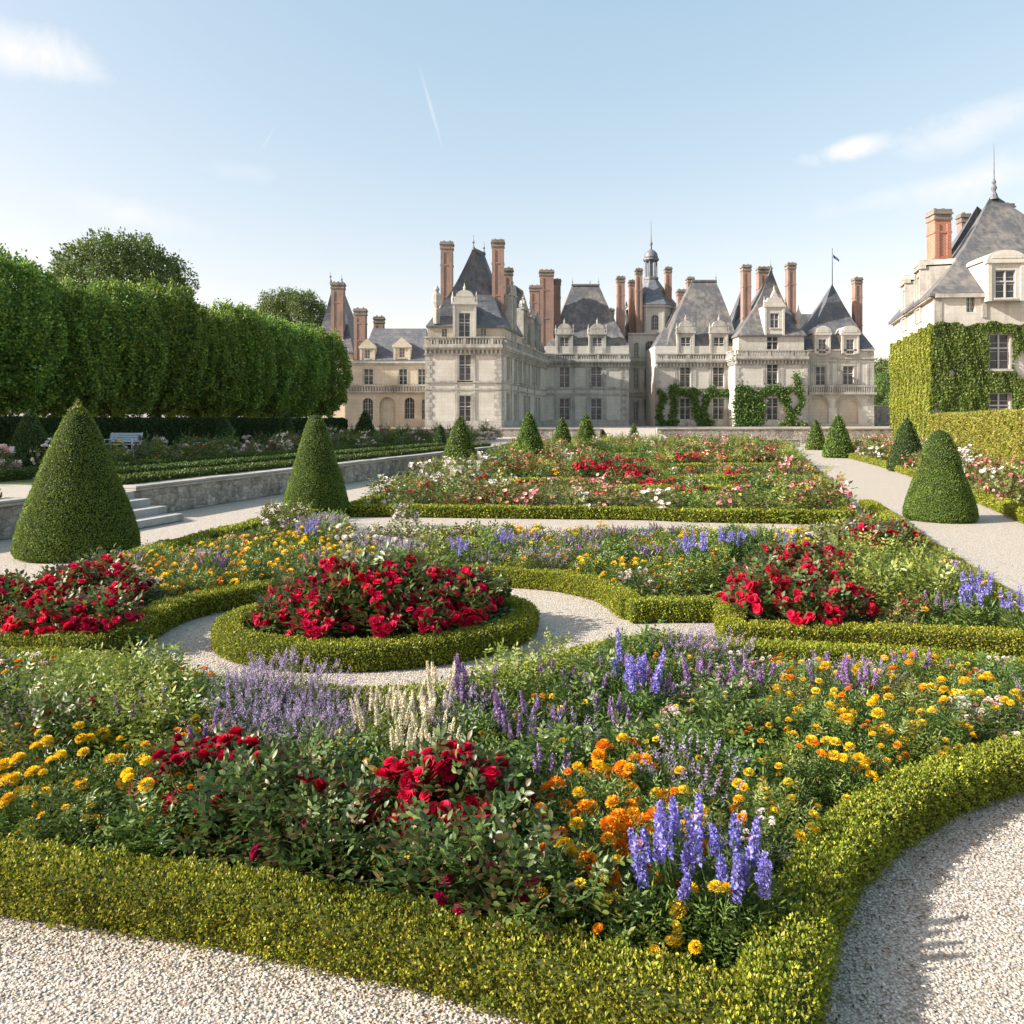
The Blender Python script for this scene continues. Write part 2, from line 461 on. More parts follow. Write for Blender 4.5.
# ================================================================== the setting
AX = Vector((.284, .959, 0)).normalized()          # the garden's long axis
CX = Vector((AX.y, -AX.x, 0))                       # across it, to the right
def sheet(name, pts, z, m, kind='structure', grid=None):
    g = Geo(); g.add([(p[0], p[1], z) for p in pts], [tuple(range(len(pts)))])
    o = build(name, g, m); o['kind'] = kind
    return o
sheet('ground', [(-2500, -300), (2500, -300), (2500, 4500), (-2500, 4500)], -.02, M['meadow'])
sheet('gravel_path', [(-60, -6), (60, -6), (60, 140), (-60, 140)], -.012, M['gravel'])

# ---- retaining wall of the side terrace, following the axis
TZ = .55
def wl(D): return Vector((-7.7 + .275 * (D - 16.5), D, 0))      # the wall's foot at depth D
def terrace_pt(D, off):                                          # off metres to the side of the wall
    p = wl(D); return p - CX * off
g = Geo()
w0 = [wl(2), wl(14.1)]; w1 = [wl(16.4), wl(41)]
tp = [wl(2), wl(14.1), terrace_pt(14.1, .5), terrace_pt(16.4, .5), wl(16.4), wl(41), wl(41) - CX * .3, terrace_pt(68, 5), Vector((-20.0, 69.5, 0)), Vector((-70, 69.5, 0)), Vector((-70, 2, 0))]
tp = [p - CX * .25 if i in (0, 1, 4, 5) else p for i, p in enumerate(tp)]
n = len(tp)
g.add([(p.x, p.y, TZ) for p in tp] + [(p.x, p.y, -.3) for p in tp], [tuple(range(n))] + [(i, (i + 1) % n, n + (i + 1) % n, n + i) for i in range(n)])
o = build('terrace_ground', g, M['gravel']); o['kind'] = 'structure'
def low_wall(name, A, B, z0, z1, th, label, cope=.10, over=.05, m='rubble', seg=1.1):
    root = empty(name, ((A + B) / 2).to_tuple())
    L = (B - A).length; d = (B - A).normalized(); nn = Vector((d.y, -d.x, 0))
    loc = Vector(root.location)
    g = Geo(); a = A - loc
    g.obox(a - nn * th + Vector((0, 0, z0)), d * L, nn * th, (0, 0, z1 - z0 - cope))
    build('wall_face', g, M[m], root)
    g = Geo(); k = max(1, int(L / seg))
    for i in range(k):
        dz = random.uniform(-.006, .006)
        g.obox(a + d * (L * i / k + .006) - nn * (th + over) + Vector((0, 0, z1 - cope + .002)), d * (L / k - .012), nn * (th + 2 * over), (0, 0, cope + dz))
    build('coping', g, M['coping'], root)
    tag(root, label, 'wall')
    return root
low_wall('retaining_wall', wl(2), wl(14.1), 0, TZ + .1, .4, 'mossy grey stone retaining wall to the near side of the garden steps')
low_wall('retaining_wall', wl(16.4), wl(41), 0, TZ + .1, .4, 'long lichened stone retaining wall running from the garden steps to the chateau')
# steps
root = empty('garden_steps', wl(15.2).to_tuple()); loc = Vector(root.location)
g = Geo()
for k in range(4):
    run = .05 + .40 * (3 - k)
    a = wl(14.15) - loc; e = wl(16.35) - wl(14.15)
    g.obox(a - CX * .5 + Vector((0, 0, .1375 * k + .001)), e, CX * (.5 + run), (0, 0, .1365))
build('step', g, M['tread'], root)
tag(root, 'pale stone garden steps cutting up through the retaining wall', 'steps')

# ---- chateau terrace
CZ = 1.2
g = Geo()
pl = [(-70, 69.6), (XD(598, 69.6), 69.6), (XD(603, 74), 74), (XD(655, 74), 74), (XD(655, 69.6), 69.6), (48, 69.6), (48, 135), (-70, 135)]
n = len(pl)
g.add([(x, y, CZ) for x, y in pl] + [(x, y, -.5) for x, y in pl], [tuple(range(n))[::-1]] + [(i, (i + 1) % n, n + (i + 1) % n, n + i) for i in range(n)])
o = build('chateau_forecourt', g, M['gravel']); o['kind'] = 'structure'
g = Geo()
x0, x1 = XD(602, 70), XD(656, 70)
g.add([(x0, 60, .003), (x1, 60, .003), (XD(655, 74.1), 74.1, CZ + .004), (XD(603, 74.1), 74.1, CZ + .004), (x0, 60, -.4), (x1, 60, -.4), (XD(655, 74.1), 74.1, -.4), (XD(603, 74.1), 74.1, -.4)],
      [(0, 1, 2, 3), (0, 4, 5, 1), (1, 5, 6, 2), (3, 2, 6, 7), (0, 3, 7, 4)])
o = build('forecourt_ramp', g, M['gravel']); o['kind'] = 'structure'
V2 = lambda x, y: Vector((x, y, 0))
low_wall('terrace_wall', V2(XD(345, 69.2), 69.2), V2(XD(600, 69.2), 69.2), 0, 1.34, .4, 'rough stone forecourt wall below the tall pointed pavilion', .14, .07)
low_wall('terrace_wall', V2(XD(657, 69.2), 69.2), V2(XD(893, 69.2), 69.2), 0, 1.34, .4, 'rough stone forecourt wall below the vine covered facade', .14, .07)
low_wall('terrace_wall', V2(XD(604, 61), 61), V2(XD(660, 61), 61), 0, .55, .35, 'short low stone wall at the foot of the forecourt ramp', .1, .05)
low_wall('terrace_wall', V2(XD(662, 60), 60), V2(XD(800, 60), 60), 0, .6, .35, 'low pale stone kerb wall behind the far rose beds', .1, .05)
low_wall('boundary_wall', V2(XD(873, 104), 104), V2(XD(905, 104), 104), CZ, 3.9, .5, 'tall grey stone boundary wall beside the arcaded pavilion', .2, .1)

# ================================================================== hedges
def catmull(pts, step=.06, closed=False):
    P = [np.array(p[:2], float) for p in pts]
    n = len(P); out = []
    rngi = range(n if closed else n - 1)
    for i in rngi:
        p0 = P[(i - 1) % n] if closed or i > 0 else 2 * P[0] - P[1]
        p1 = P[i]; p2 = P[(i + 1) % n]
        p3 = P[(i + 2) % n] if closed or i + 2 < n else 2 * P[-1] - P[-2]
        k = max(2, int(np.linalg.norm(p2 - p1) / step))
        for j in range(k):
            t = j / k
            out.append(.5 * ((2 * p1) + (-p0 + p2) * t + (2 * p0 - 5 * p1 + 4 * p2 - p3) * t * t + (-p0 + 3 * p1 - 3 * p2 + p3) * t ** 3))
    if not closed: out.append(P[-1])
    return np.array(out)
def lumps(x, y, z, s):
    return (np.sin(x * 3.1 / s + 1.7 * np.sin(y * 2.3 / s)) + np.sin(y * 4.3 / s + z * 3 / s + 1.1) + np.sin((x + y) * 7.7 / s + z * 5 / s) * .6) / 2.6
BOX_COLS = [(.27, .31, .022), (.19, .25, .02), (.38, .38, .03), (.10, .16, .02), (.27, .25, .035)]
BOX_MID = [(.22, .27, .022), (.28, .30, .025), (.15, .20, .02), (.35, .34, .035)]
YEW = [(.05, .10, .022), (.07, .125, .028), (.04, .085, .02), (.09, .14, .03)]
HORN = [(.25, .28, .04), (.20, .24, .035), (.31, .29, .055), (.34, .27, .07)]
DARKH = [(.035, .07, .018), (.045, .085, .02), (.028, .055, .016)]
def hedge(label, pts, w, h, z0=0, leaf=.02, dens=5000, cols=BOX_COLS, closed=False, step=.08, core='hedge_core', name='box_hedge', group=None, amp=.018, poke=.5, up=.35, patch=None):
    C = catmull(pts, step, closed)
    n = len(C)
    T = np.roll(C, -1, 0) - np.roll(C, 1, 0)
    if not closed: T[0] = C[1] - C[0]; T[-1] = C[-1] - C[-2]
    T = unit(T); Nn = np.stack([T[:, 1], -T[:, 0]], 1)
    org = np.array([C[:, 0].mean(), C[:, 1].mean()])
    # rounded rectangle profile (across, height), open at the bottom
    r = min(w, h) * .22
    prof = [(-w / 2 * .94, 0), (-w / 2, h * .35), (-w / 2, h - r)]
    for a in (150, 120, 100): prof.append((-w / 2 + r + r * math.cos(R_(a)), h - r + r * math.sin(R_(a))))
    prof += [(0, h * 1.005)]
    prof += [(-x, z) for x, z in prof[:-1]][::-1]
    prof = np.array(prof); m = len(prof)
    pts3 = np.zeros((n, m, 3))
    pts3[:, :, 0] = C[:, None, 0] + Nn[:, None, 0] * prof[None, :, 0]
    pts3[:, :, 1] = C[:, None, 1] + Nn[:, None, 1] * prof[None, :, 0]
    pts3[:, :, 2] = z0 + prof[None, :, 1]
    dn = np.zeros((m, 2)); dd = np.gradient(prof, axis=0); dn[:, 0] = -dd[:, 1]; dn[:, 1] = dd[:, 0]; dn = unit(dn)
    nor = np.zeros_like(pts3)
    nor[:, :, 0] = Nn[:, None, 0] * dn[None, :, 0]; nor[:, :, 1] = Nn[:, None, 1] * dn[None, :, 0]; nor[:, :, 2] = dn[None, :, 1]
    if (nor[:, m // 2, 2].mean()) < 0: nor = -nor
    lm = lumps(pts3[..., 0], pts3[..., 1], pts3[..., 2], .22 if h < .5 else .6) * amp + lumps(pts3[..., 0] + 3, pts3[..., 1], pts3[..., 2], .9 if h < .5 else 2.4) * amp * 1.2
    lm[:, [0, -1]] *= .3
    pts3 += nor * lm[..., None]
    core_p = pts3 - nor * min(leaf * .6, .03)
    g = Geo()
    idx = lambda i, j: (i % n) * m + j
    vs = core_p.copy(); vs[..., 0] -= org[0]; vs[..., 1] -= org[1]
    fs = []
    for i in range(n if closed else n - 1):
        for j in range(m - 1): fs.append((idx(i, j), idx(i + 1, j), idx(i + 1, j + 1), idx(i, j + 1)))
    if not closed: fs.append(tuple(range(m))); fs.append(tuple(range((n - 1) * m, n * m))[::-1])
    g.add([tuple(v) for v in vs.reshape(-1, 3)], fs)
    root = empty(name, (org[0], org[1], 0))
    build('hedge_body', g, M[core], root, smooth=True)
    # leaves
    seg = np.linalg.norm(np.diff(np.vstack([C, C[:1]]) if closed else C, axis=0), axis=1)
    cum = np.concatenate([[0], np.cumsum(seg)]); L = cum[-1]
    pl_ = np.concatenate([[0], np.cumsum(np.linalg.norm(np.diff(prof, axis=0), axis=1))]); PL = pl_[-1]
    N = int(L * PL * dens)
    s = rng.random(N) * L; q = rng.random(N) * PL
    i = np.clip(np.searchsorted(cum, s) - 1, 0, len(seg) - 1); fi = (s - cum[i]) / np.maximum(seg[i], 1e-6)
    j = np.clip(np.searchsorted(pl_, q) - 1, 0, m - 2); fj = (q - pl_[j]) / np.maximum(pl_[j + 1] - pl_[j], 1e-6)
    i2 = (i + 1) % n
    bl = lambda A: (A[i, j] * ((1 - fi) * (1 - fj))[:, None] + A[i2, j] * (fi * (1 - fj))[:, None] + A[i, j + 1] * ((1 - fi) * fj)[:, None] + A[i2, j + 1] * (fi * fj)[:, None])
    P = bl(pts3); Nr = unit(bl(nor))
    if not closed:      # cap ends
        for e, sg in ((0, -1), (n - 1, 1)):
            k = int(w * h * dens); a = (rng.random(k) - .5) * w; b = rng.random(k) * h
            E = np.stack([C[e, 0] + Nn[e, 0] * a, C[e, 1] + Nn[e, 1] * a, z0 + b], 1)
            P = np.vstack([P, E]); Nr = np.vstack([Nr, np.tile([T[e, 0] * sg, T[e, 1] * sg, 0], (k, 1))])
    N = len(P)
    tuft = np.maximum(0, lumps(P[:, 0] * 1.3, P[:, 1] * 1.3, P[:, 2] * 1.3, leaf * 4)) * leaf * poke * 1.2
    P = P + Nr * (rng.normal(size=(N, 1)) * leaf * .35 * poke + tuft[:, None]) - Nr * leaf * .3
    P[:, 0] -= org[0]; P[:, 1] -= org[1]
    axd = Nr * .75 + rvec(N) * .75 + np.array([0, 0, up])
    nn_ = Nr * .9 + rvec(N) * .9
    c = vary(cols, N, .35)
    pn = lumps(P[:, 0] + org[0], P[:, 1] + org[1], P[:, 2] * 2, .5)
    c *= (1 + .18 * pn)[:, None]
    if patch is not None:
        k = (lumps(P[:, 0] * 1.3 + 5, P[:, 1] * 1.1, P[:, 2], .35) > .66)
        c[k] = c[k] * .35 + np.array(patch) * .65
    ng = NG()
    ng.scatter(LEAF_V, LEAF_T, NONE, P, axd, nn_, leaf * (.7 + .6 * rng.random(N)), c, leaf * .62 * (.7 + .6 * rng.random(N)))
    lo = nobj('leaves', ng, M['hedge_leaf'], root)
    tag(root, label, 'hedge', group)
    return root
def PX(pts, z=0.0): return [W(px, py, z) for px, py in pts]

HH = .20
# foreground hedge, its two runs meet at the corner
h1a = PX([(-420, 790), (-200, 815), (0, 851), (200, 876), (400, 912), (500, 935), (620, 966), (700, 985), (757, 1004)], HH)
h1b = PX([(752, 1130), (758, 1060), (768, 1000), (786, 935), (808, 884), (835, 838), (885, 797), (955, 762), (1024, 744), (1100, 731), (1170, 716), (1215, 702)], HH)
hedge('broad clipped box hedge along the gravel in front of the near flower bed', h1a, .205, HH, leaf=.0145, dens=23000, amp=.012, poke=1.9)
hedge('curving clipped box hedge sweeping round the near flower bed beside the shaded gravel', h1b, .215, HH, leaf=.0145, dens=23000, amp=.012, poke=1.9)
# back hedge of the near bed
h2 = PX([(-420, 652), (-200, 652), (0, 653), (85, 655), (150, 668), (230, 683), (340, 693), (450, 687), (545, 662), (615, 643), (670, 640), (727, 643), (800, 645), (890, 650), (1024, 662), (1120, 676), (1215, 696)], HH)
hedge('low box hedge behind the near flower bed, half hidden by lavender and marigolds', h2, .24, HH, leaf=.019, dens=10000, cols=BOX_MID, amp=.01, poke=1.0)
# hedge round the circle, far side
h3a = PX([(-500, 640), (-200, 634), (0, 633), (88, 636), (130, 624), (176, 600), (253, 584), (320, 577), (400, 570), (470, 567), (520, 569), (565, 573), (607, 583), (632, 598)], HH)
h3b = PX([(628, 600), (660, 599), (714, 599)], HH)
hedge('curved box hedge round the gravel circle behind the red rose island', h3a, .26, HH, leaf=.020, dens=9500, cols=BOX_MID, amp=.01, poke=.9)
hedge('short straight box hedge ending the curved hedge beside the gravel gap', h3b, .26, HH, leaf=.020, dens=9500, cols=BOX_MID, amp=.01, poke=.9)
h4a = PX([(727, 592), (729, 602), (731, 620)], HH)
h4b = PX([(722, 622), (800, 625), (900, 628), (1000, 632), (1058, 636)], HH)
hedge('stub of box hedge at the corner of the bed with the round red rose bush', h4a, .24, HH, leaf=.020, dens=9500, cols=BOX_MID, amp=.01, poke=.9)
hedge('long box hedge in front of the side bed with red roses and blue delphiniums', h4b, .26, HH, leaf=.020, dens=9500, cols=BOX_MID, amp=.01, poke=.9)
# island
isl_c = np.array(W(379, 616, HH)[:2])
def island_ring(rx, ry, n=28, tilt=R_(14)):
    out = []
    for i in range(n):
        a = 2 * math.pi * i / n
        x, y = rx * math.cos(a), ry * math.sin(a)
        out.append((isl_c[0] + x * math.cos(tilt) - y * math.sin(tilt), isl_c[1] + .12 + x * math.sin(tilt) + y * math.cos(tilt)))
    return out
hedge('oval box hedge ring enclosing the island of red roses', island_ring(1.36, .98), .24, HH, leaf=.019, dens=10000, cols=BOX_MID, closed=True, amp=.01, poke=.9)
# side borders and cross hedges
h5 = PX([(60, 590), (118, 560), (145, 549), (225, 529), (290, 513), (345, 505)], HH)
hedge('low box hedge edging the marigold bed along the shaded side path', h5, .3, HH, leaf=.04, dens=2200, cols=BOX_MID, amp=.01)
h6 = PX([(1062, 640), (1024, 612), (972, 574), (915, 536), (880, 508), (866, 500)], HH)
hedge('low box hedge edging the side bed along the sunny gravel path', h6, .3, HH, leaf=.03, dens=3600, cols=BOX_MID, amp=.01)
h7a = PX([(352, 505), (450, 506), (540, 507), (640, 508)], .22); h7b = PX([(640, 508), (700, 510), (780, 511), (848, 512)], .22)
hedge('dark straight box hedge across the garden below the white roses', h7a + h7b[1:], .3, .22, leaf=.045, dens=2000, cols=BOX_MID, amp=.008)
h8 = PX([(848, 512), (838, 497), (820, 477), (800, 458), (792, 450)], .22)
hedge('low box hedge running up beside the sunny path to the forecourt', h8, .3, .22, leaf=.05, dens=1300, cols=BOX_MID, step=.3, amp=.01)
h9 = PX([(352, 505), (400, 487), (440, 472), (490, 457)], .22)
hedge('low box hedge running up beside the retaining wall path', h9, .3, .22, leaf=.05, dens=1300, cols=BOX_MID, step=.3, amp=.01)
far_h = [([(560, 489), (640, 487), (740, 487)], 'third'), ([(660, 478), (740, 476), (815, 477)], 'fourth'), ([(470, 481), (540, 479), (600, 480)], 'fifth'), ([(640, 466), (720, 464), (800, 465)], 'sixth'),
         ([(590, 455), (680, 453), (790, 454)], 'seventh'), ([(500, 462), (560, 461), (620, 462)], 'eighth')]
for pts, w_ in far_h:
    hedge(w_ + ' low hedge across the garden, thin bright line between far rose beds', PX(pts, .25), .55, .25, leaf=.07, dens=600, cols=BOX_MID, step=.4, amp=.01)
# right border of the sunny path
h10 = PX([(1250, 600), (1100, 538), (1024, 508), (960, 485), (905, 467), (870, 458), (845, 452)], .22)
hedge('bright low box hedge on the far edge of the sunny path', h10, .42, .22, leaf=.045, dens=1500, cols=BOX_COLS, step=.2, amp=.01)
# tall hornbeam hedge at the right
A = Vector((XD(941, 40), 40, 0)); B = A - AX * 27
hedge('tall clipped hornbeam hedge turning bronze beside the ivy clad house', [A, (A + B) / 2, B], 1.0, 2.27, leaf=.085, dens=900, cols=HORN, step=.5, amp=.04, name='tall_hedge', core='hedge_core')
# dark hedge at the back of the side terrace
A = Vector((-18.5, 33, 0)) + AX * 23.5; B = Vector((-18.5, 33, 0)) - AX * 20
hedge('tall dark clipped hedge under the row of lime trees', [A, (A + B) / 2, B], 1.0, 2.05 - TZ, z0=TZ, leaf=.085, dens=700, cols=DARKH, step=.5, amp=.03, name='tall_hedge', core='yew_core')
# low hedges and lawns on the side terrace
for k, (off, a, b, lab) in enumerate([(.75, 3, 13.8, 'low hedge strip on the side terrace before the steps'), (.75, 16.6, 42, 'low hedge strip along the top of the long retaining wall'),
                                 (2.9, 17, 44, 'second low hedge strip on the terrace lawn'), (5.0, 17, 46, 'third low hedge strip bordering the shaded rose bed')]):
    p = [terrace_pt(D, off) for D in np.linspace(a, b, 5)]
    hedge(lab, p, .6, .22, z0=TZ, leaf=.07, dens=700, cols=[(.06, .10, .02), (.085, .125, .025)], step=.5, amp=.01)
def strip(name, a, b, o0, o1, z, m, kind='structure'):
    pts = [terrace_pt(a, o0), terrace_pt(b, o0), terrace_pt(b, o1), terrace_pt(a, o1)]
    return sheet(name, [(p.x, p.y) for p in pts][::-1], z, m, kind)
strip('lawn', 17, 44, 1.1, 2.5, TZ + .006, M['grass']); strip('lawn', 17, 44, 3.3, 4.6, TZ + .006, M['grass'])

# ---- soil of the beds
def inpoly(P, poly):
    x, y = P[:, 0], P[:, 1]; ins = np.zeros(len(P), bool); n = len(poly)
    for i in range(n):
        x1, y1 = poly[i][:2]; x2, y2 = poly[(i + 1) % n][:2]
        c = ((y1 > y) != (y2 > y)) & (x < (x2 - x1) * (y - y1) / (y2 - y1 + 1e-12) + x1)
        ins ^= c
    return ins
cm = lambda p: [tuple(q) for q in catmull(p, .3)]
BED_NEAR = cm(h1a) + cm([p for p in h1b if p[1] > h1a[-1][1] + .05]) + cm(h2)[::-1]
BED_LEFT = cm(h3a) + cm(h3b)[1:] + [W(716, 580, 0), W(716, 560, 0)]
BED_MID = cm(h3a) + [W(716, 601, 0), W(722, 590, 0), W(770, 550, 0), W(790, 538, 0)] + [W(352, 538, 0)] + cm(h5)[::-1]
BED_RIGHT = cm(h4a)[::-1] + [W(770, 550, 0), W(790, 538, 0), W(872, 530, 0)] + cm(h6)[::-1] + cm(h4b)[::-1]
BED_ISL = island_ring(1.36, .98)
BED_FAR = cm(h7a) + cm(h7b)[1:] + cm(h8) + [W(760, 447, 0), W(560, 447, 0)] + cm(h9)[::-1]
_r = [Vector(p) for p in h10]
BED_SIDE = [tuple(p) for p in cm(h10)] + [W(865, 447, 0), W(920, 449, 0), (18.5, 34), (12.2, 16), (11, 12)]
for p in (BED_NEAR, BED_MID, BED_RIGHT, BED_ISL, BED_FAR, BED_SIDE):
    sheet('flower_bed_soil', [q[:2] for q in p], .006, M['soil'])
strip('flower_bed_soil', 8, 13, 2, 5, TZ + .004, M['soil'])
strip('flower_bed_soil', 18, 48, 5.2, 9.5, TZ + .004, M['soil'])

# ================================================================== topiary cones
LIMEH = [(.15, .19, .03), (.20, .23, .04)]
def cone(px, base_y, halfw, top_y, z0, label, near, cols=YEW, group=None, blunt=.05, tuft=False):
    D = (EYE - z0) * F / (base_y - HY)
    if near: halfw *= .93
    Rb = halfw / F * D; D += Rb * .9
    x = XD(px, D); Rb = halfw / F * D; Hc = ZD(top_y, D) - z0
    org = (x, D, z0)
    root = empty('topiary_cone', org)
    def rad(t):   # t 0..1 up
        return Rb * np.interp(t, [0, .04, .12, .25, .4, .55, .7, .82, .92, .97, 1], [.93, .99, .97, .875, .74, .59, .435 + blunt * .3, .30 + blunt * .45, .17 + blunt * .6, .10 + blunt * .55, .015])
    k, n = (40, 40) if near else (16, 16)
    g = Geo(); pr = [(float(rad(t)) * .965, float(t) * Hc * .99) for t in np.linspace(0, 1, k)]
    g.lathe((0, 0, 0), pr, n)
    build('clipped_body', g, M['yew_core'], root, smooth=True)
    area = math.pi * Rb * math.hypot(Rb, Hc)
    lf = .024 if near else max(.05, .0019 * D)
    N = int(area * 1.9 / (lf * lf * .5))
    N = min(N, 95000)
    t = 1 - np.sqrt(rng.random(N)) * .999; a = rng.random(N) * 2 * np.pi
    r = rad(t)
    sl = Rb / Hc
    Nr = unit(np.stack([np.cos(a), np.sin(a), np.full(N, sl)], 1))
    P = np.stack([np.cos(a) * r, np.sin(a) * r, t * Hc], 1)
    P += Nr * (lumps(P[:, 0] + x, P[:, 1], P[:, 2], .45)[:, None] * .010 + rng.normal(size=(N, 1)) * lf * .22)
    Nr[t > .97] = unit(Nr[t > .97] + np.array([0, 0, 1.5]))
    ng = NG()
    c = vary(cols, N, .35) * (1 + .15 * lumps(P[:, 0], P[:, 1], P[:, 2], .6))[:, None]
    ng.scatter(LEAF_V, LEAF_T, NONE, P, Nr * .6 + rvec(N) * .8 + np.array([0, 0, .4]), Nr + rvec(N) * .7, lf * (.7 + .6 * rng.random(N)), c, lf * .6)
    if tuft:
        k = 420; a = rng.random(k) * 6.28; r = rng.random(k) * Rb * .16
        Pt = np.stack([np.cos(a) * r, np.sin(a) * r, Hc * .93 + rng.random(k) ** 1.4 * .24 * (1 - r / (Rb * .18))], 1)
        ng.scatter(LEAF_V, LEAF_T, NONE, Pt, rvec(k) * .7 + [0, 0, 1], rvec(k), .045 * np.ones(k), vary(LIMEH, k, .3), .022)
    nobj('leaves', ng, M['hedge_leaf'], root)
    tag(root, label, 'topiary', group)
    return root
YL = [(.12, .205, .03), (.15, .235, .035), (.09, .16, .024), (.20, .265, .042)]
cone(78, 562, 61, 405, 0, 'largest topiary cone with a tufted top, beside the garden steps', True, YL, tuft=True)
cone(316, 519, 35, 414, 0, 'tall smooth topiary cone beside the path, behind the red rose island', True, YL, blunt=.14)
cone(940, 523, 36, 429, 0, 'blunt topped topiary cone standing alone on the sunny gravel path', True, YL, blunt=.2)
cone(460, 479, 21, 416, 0, 'topiary cone among roses at the end of the retaining wall', False, YL)
cone(529, 463, 16.5, 411, 0, 'pointed topiary cone in front of the side facade of the tall pavilion', False, YL)
cone(562, 456, 12, 417, 0, 'slim topiary cone, middle one of three before the central roof', False, YL)
cone(586, 452, 12, 413, 0, 'topiary cone closest to the forecourt ramp of the three before the central roof', False, YL)
cone(634, 446, 6, 423, 0, 'tiny topiary cone at the foot of the forecourt ramp', False, YL)
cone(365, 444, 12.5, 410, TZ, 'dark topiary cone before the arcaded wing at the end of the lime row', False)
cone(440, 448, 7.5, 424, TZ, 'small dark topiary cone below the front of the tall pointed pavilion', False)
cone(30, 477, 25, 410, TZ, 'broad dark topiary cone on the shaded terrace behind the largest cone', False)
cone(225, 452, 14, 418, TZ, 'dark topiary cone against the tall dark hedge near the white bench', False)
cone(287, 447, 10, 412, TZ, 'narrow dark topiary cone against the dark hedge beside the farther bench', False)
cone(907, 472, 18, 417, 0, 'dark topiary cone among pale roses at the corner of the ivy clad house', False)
cone(838, 458, 14.5, 414, 0, 'mid sized topiary cone at the far end of the sunny path', False, YL)
cone(816, 450, 9.5, 419, 0, 'slim topiary cone farthest along the sunny path', False, YL)
g = Geo(); 

# ================================================================== benches
def bench(px, py, D, label, s=1.0):
    root = empty('garden_bench', (XD(px, D), D, TZ), -math.atan2(AX.x, AX.y) * 0 + R_(-10))
    g = Geo()
    for i in range(5): g.box(-.75, .75, -.22 + i * .09, -.22 + i * .09 + .07, .43, .455)
    build('seat', g, M['bench'], root)
    g = Geo()
    for i in range(4): g.obox((-.75, .26 + i * .03, .52 + i * .10), (1.5, 0, 0), (0, .02, 0), (0, .02, .085))
    g.box(-.75, -.71, .22, .27, .45, .52); g.box(.71, .75, .22, .27, .45, .52)
    g.obox((-.72, .285, .5), (.05, 0, 0), (0, .03, 0), (0, .12, .42)); g.obox((.67, .285, .5), (.05, 0, 0), (0, .03, 0), (0, .12, .42))
    build('backrest', g, M['bench'], root)
    for x in (-.68, .62):
        for y in (-.2, .2):
            g = Geo(); g.box(x, x + .06, y, y + .06, 0, .43); build('leg', g, M['bench'], root)
        g = Geo(); g.box(x, x + .06, -.24, .27, .62, .65); g.box(x, x + .06, -.22, -.17, .455, .62); build('armrest', g, M['bench'], root)
    root.scale = (s, s, s)
    tag(root, label, 'bench')
bench(121, 447, 33.6, 'pale blue slatted bench against the dark hedge, closer of the two', 1.0)
bench(268, 436, 47, 'pale slatted bench farther along the dark hedge, half hidden by white roses', .9)
# ================================================================== architecture kit
class Fac:
    """a vertical wall plane from A to B (2D), outside on the right hand of A->B"""
    def __init__(s, A, B):
        s.A = Vector((A[0], A[1], 0)); s.B = Vector((B[0], B[1], 0))
        s.L = (s.B - s.A).length; s.d = (s.B - s.A).normalized(); s.n = Vector((s.d.y, -s.d.x, 0))
    def P(s, u, v, w=0): return s.A + s.d * u + s.n * w + Vector((0, 0, v))
    def u(s, px):
        k = (px - 512) / F   # ray x = k y
        den = s.d.x - k * s.d.y
        return (k * s.A.y - s.A.x) / den
    def D(s, px): return (s.A + s.d * s.u(px)).y
    def z(s, px, py): return EYE + (HY - py) * s.D(px) / F
    def op(s, x0, x1, ytop, ybot, arch=False):
        xm = (x0 + x1) / 2
        return (s.u(x0), s.u(x1), s.z(xm, ybot), s.z(xm, ytop), arch)
def fbox(g, f, u0, u1, v0, v1, w0, w1, mi=0):
    g.obox(f.P(u0, v0, w0), f.d * (u1 - u0), f.n * (w1 - w0), (0, 0, v1 - v0), mi)
def facade(g, f, z0, z1, ops=(), rev=.32):
    us = sorted(set([0, f.L] + [x for o in ops for x in o[:2]])); vs = sorted(set([z0, z1] + [x for o in ops for x in o[2:4]]))
    for i in range(len(us) - 1):
        for j in range(len(vs) - 1):
            uc, vc = (us[i] + us[i + 1]) / 2, (vs[j] + vs[j + 1]) / 2
            if any(o[0] < uc < o[1] and o[2] < vc < o[3] for o in ops): continue
            g.add([tuple(f.P(*q)) for q in ((us[i], vs[j]), (us[i + 1], vs[j]), (us[i + 1], vs[j + 1]), (us[i], vs[j + 1]))], [(0, 1, 2, 3)])
    for o in ops:
        u0, u1, v0, v1 = o[:4]
        loop = [(u0, v0), (u1, v0)]
        if o[4]:
            r = (u1 - u0) / 2; sp = v1 - min(r, v1 - v0); rz = v1 - sp
            arc = [((u0 + u1) / 2 + r * math.cos(a), sp + rz * math.sin(a)) for a in np.linspace(0, math.pi, 13)]
            loop += arc
            for k in range(12):
                a, b = arc[k], arc[k + 1]
                g.add([tuple(f.P(*q)) for q in ((a[0], v1), (a[0], a[1]), (b[0], b[1]), (b[0], v1))], [(0, 1, 2, 3)])
        else: loop += [(u1, v1), (u0, v1)]
        for k in range(len(loop)):
            a, b = loop[k], loop[(k + 1) % len(loop)]
            g.add([tuple(f.P(*a)), tuple(f.P(*b)), tuple(f.P(b[0], b[1], -rev)), tuple(f.P(a[0], a[1], -rev))], [(0, 1, 2, 3)])
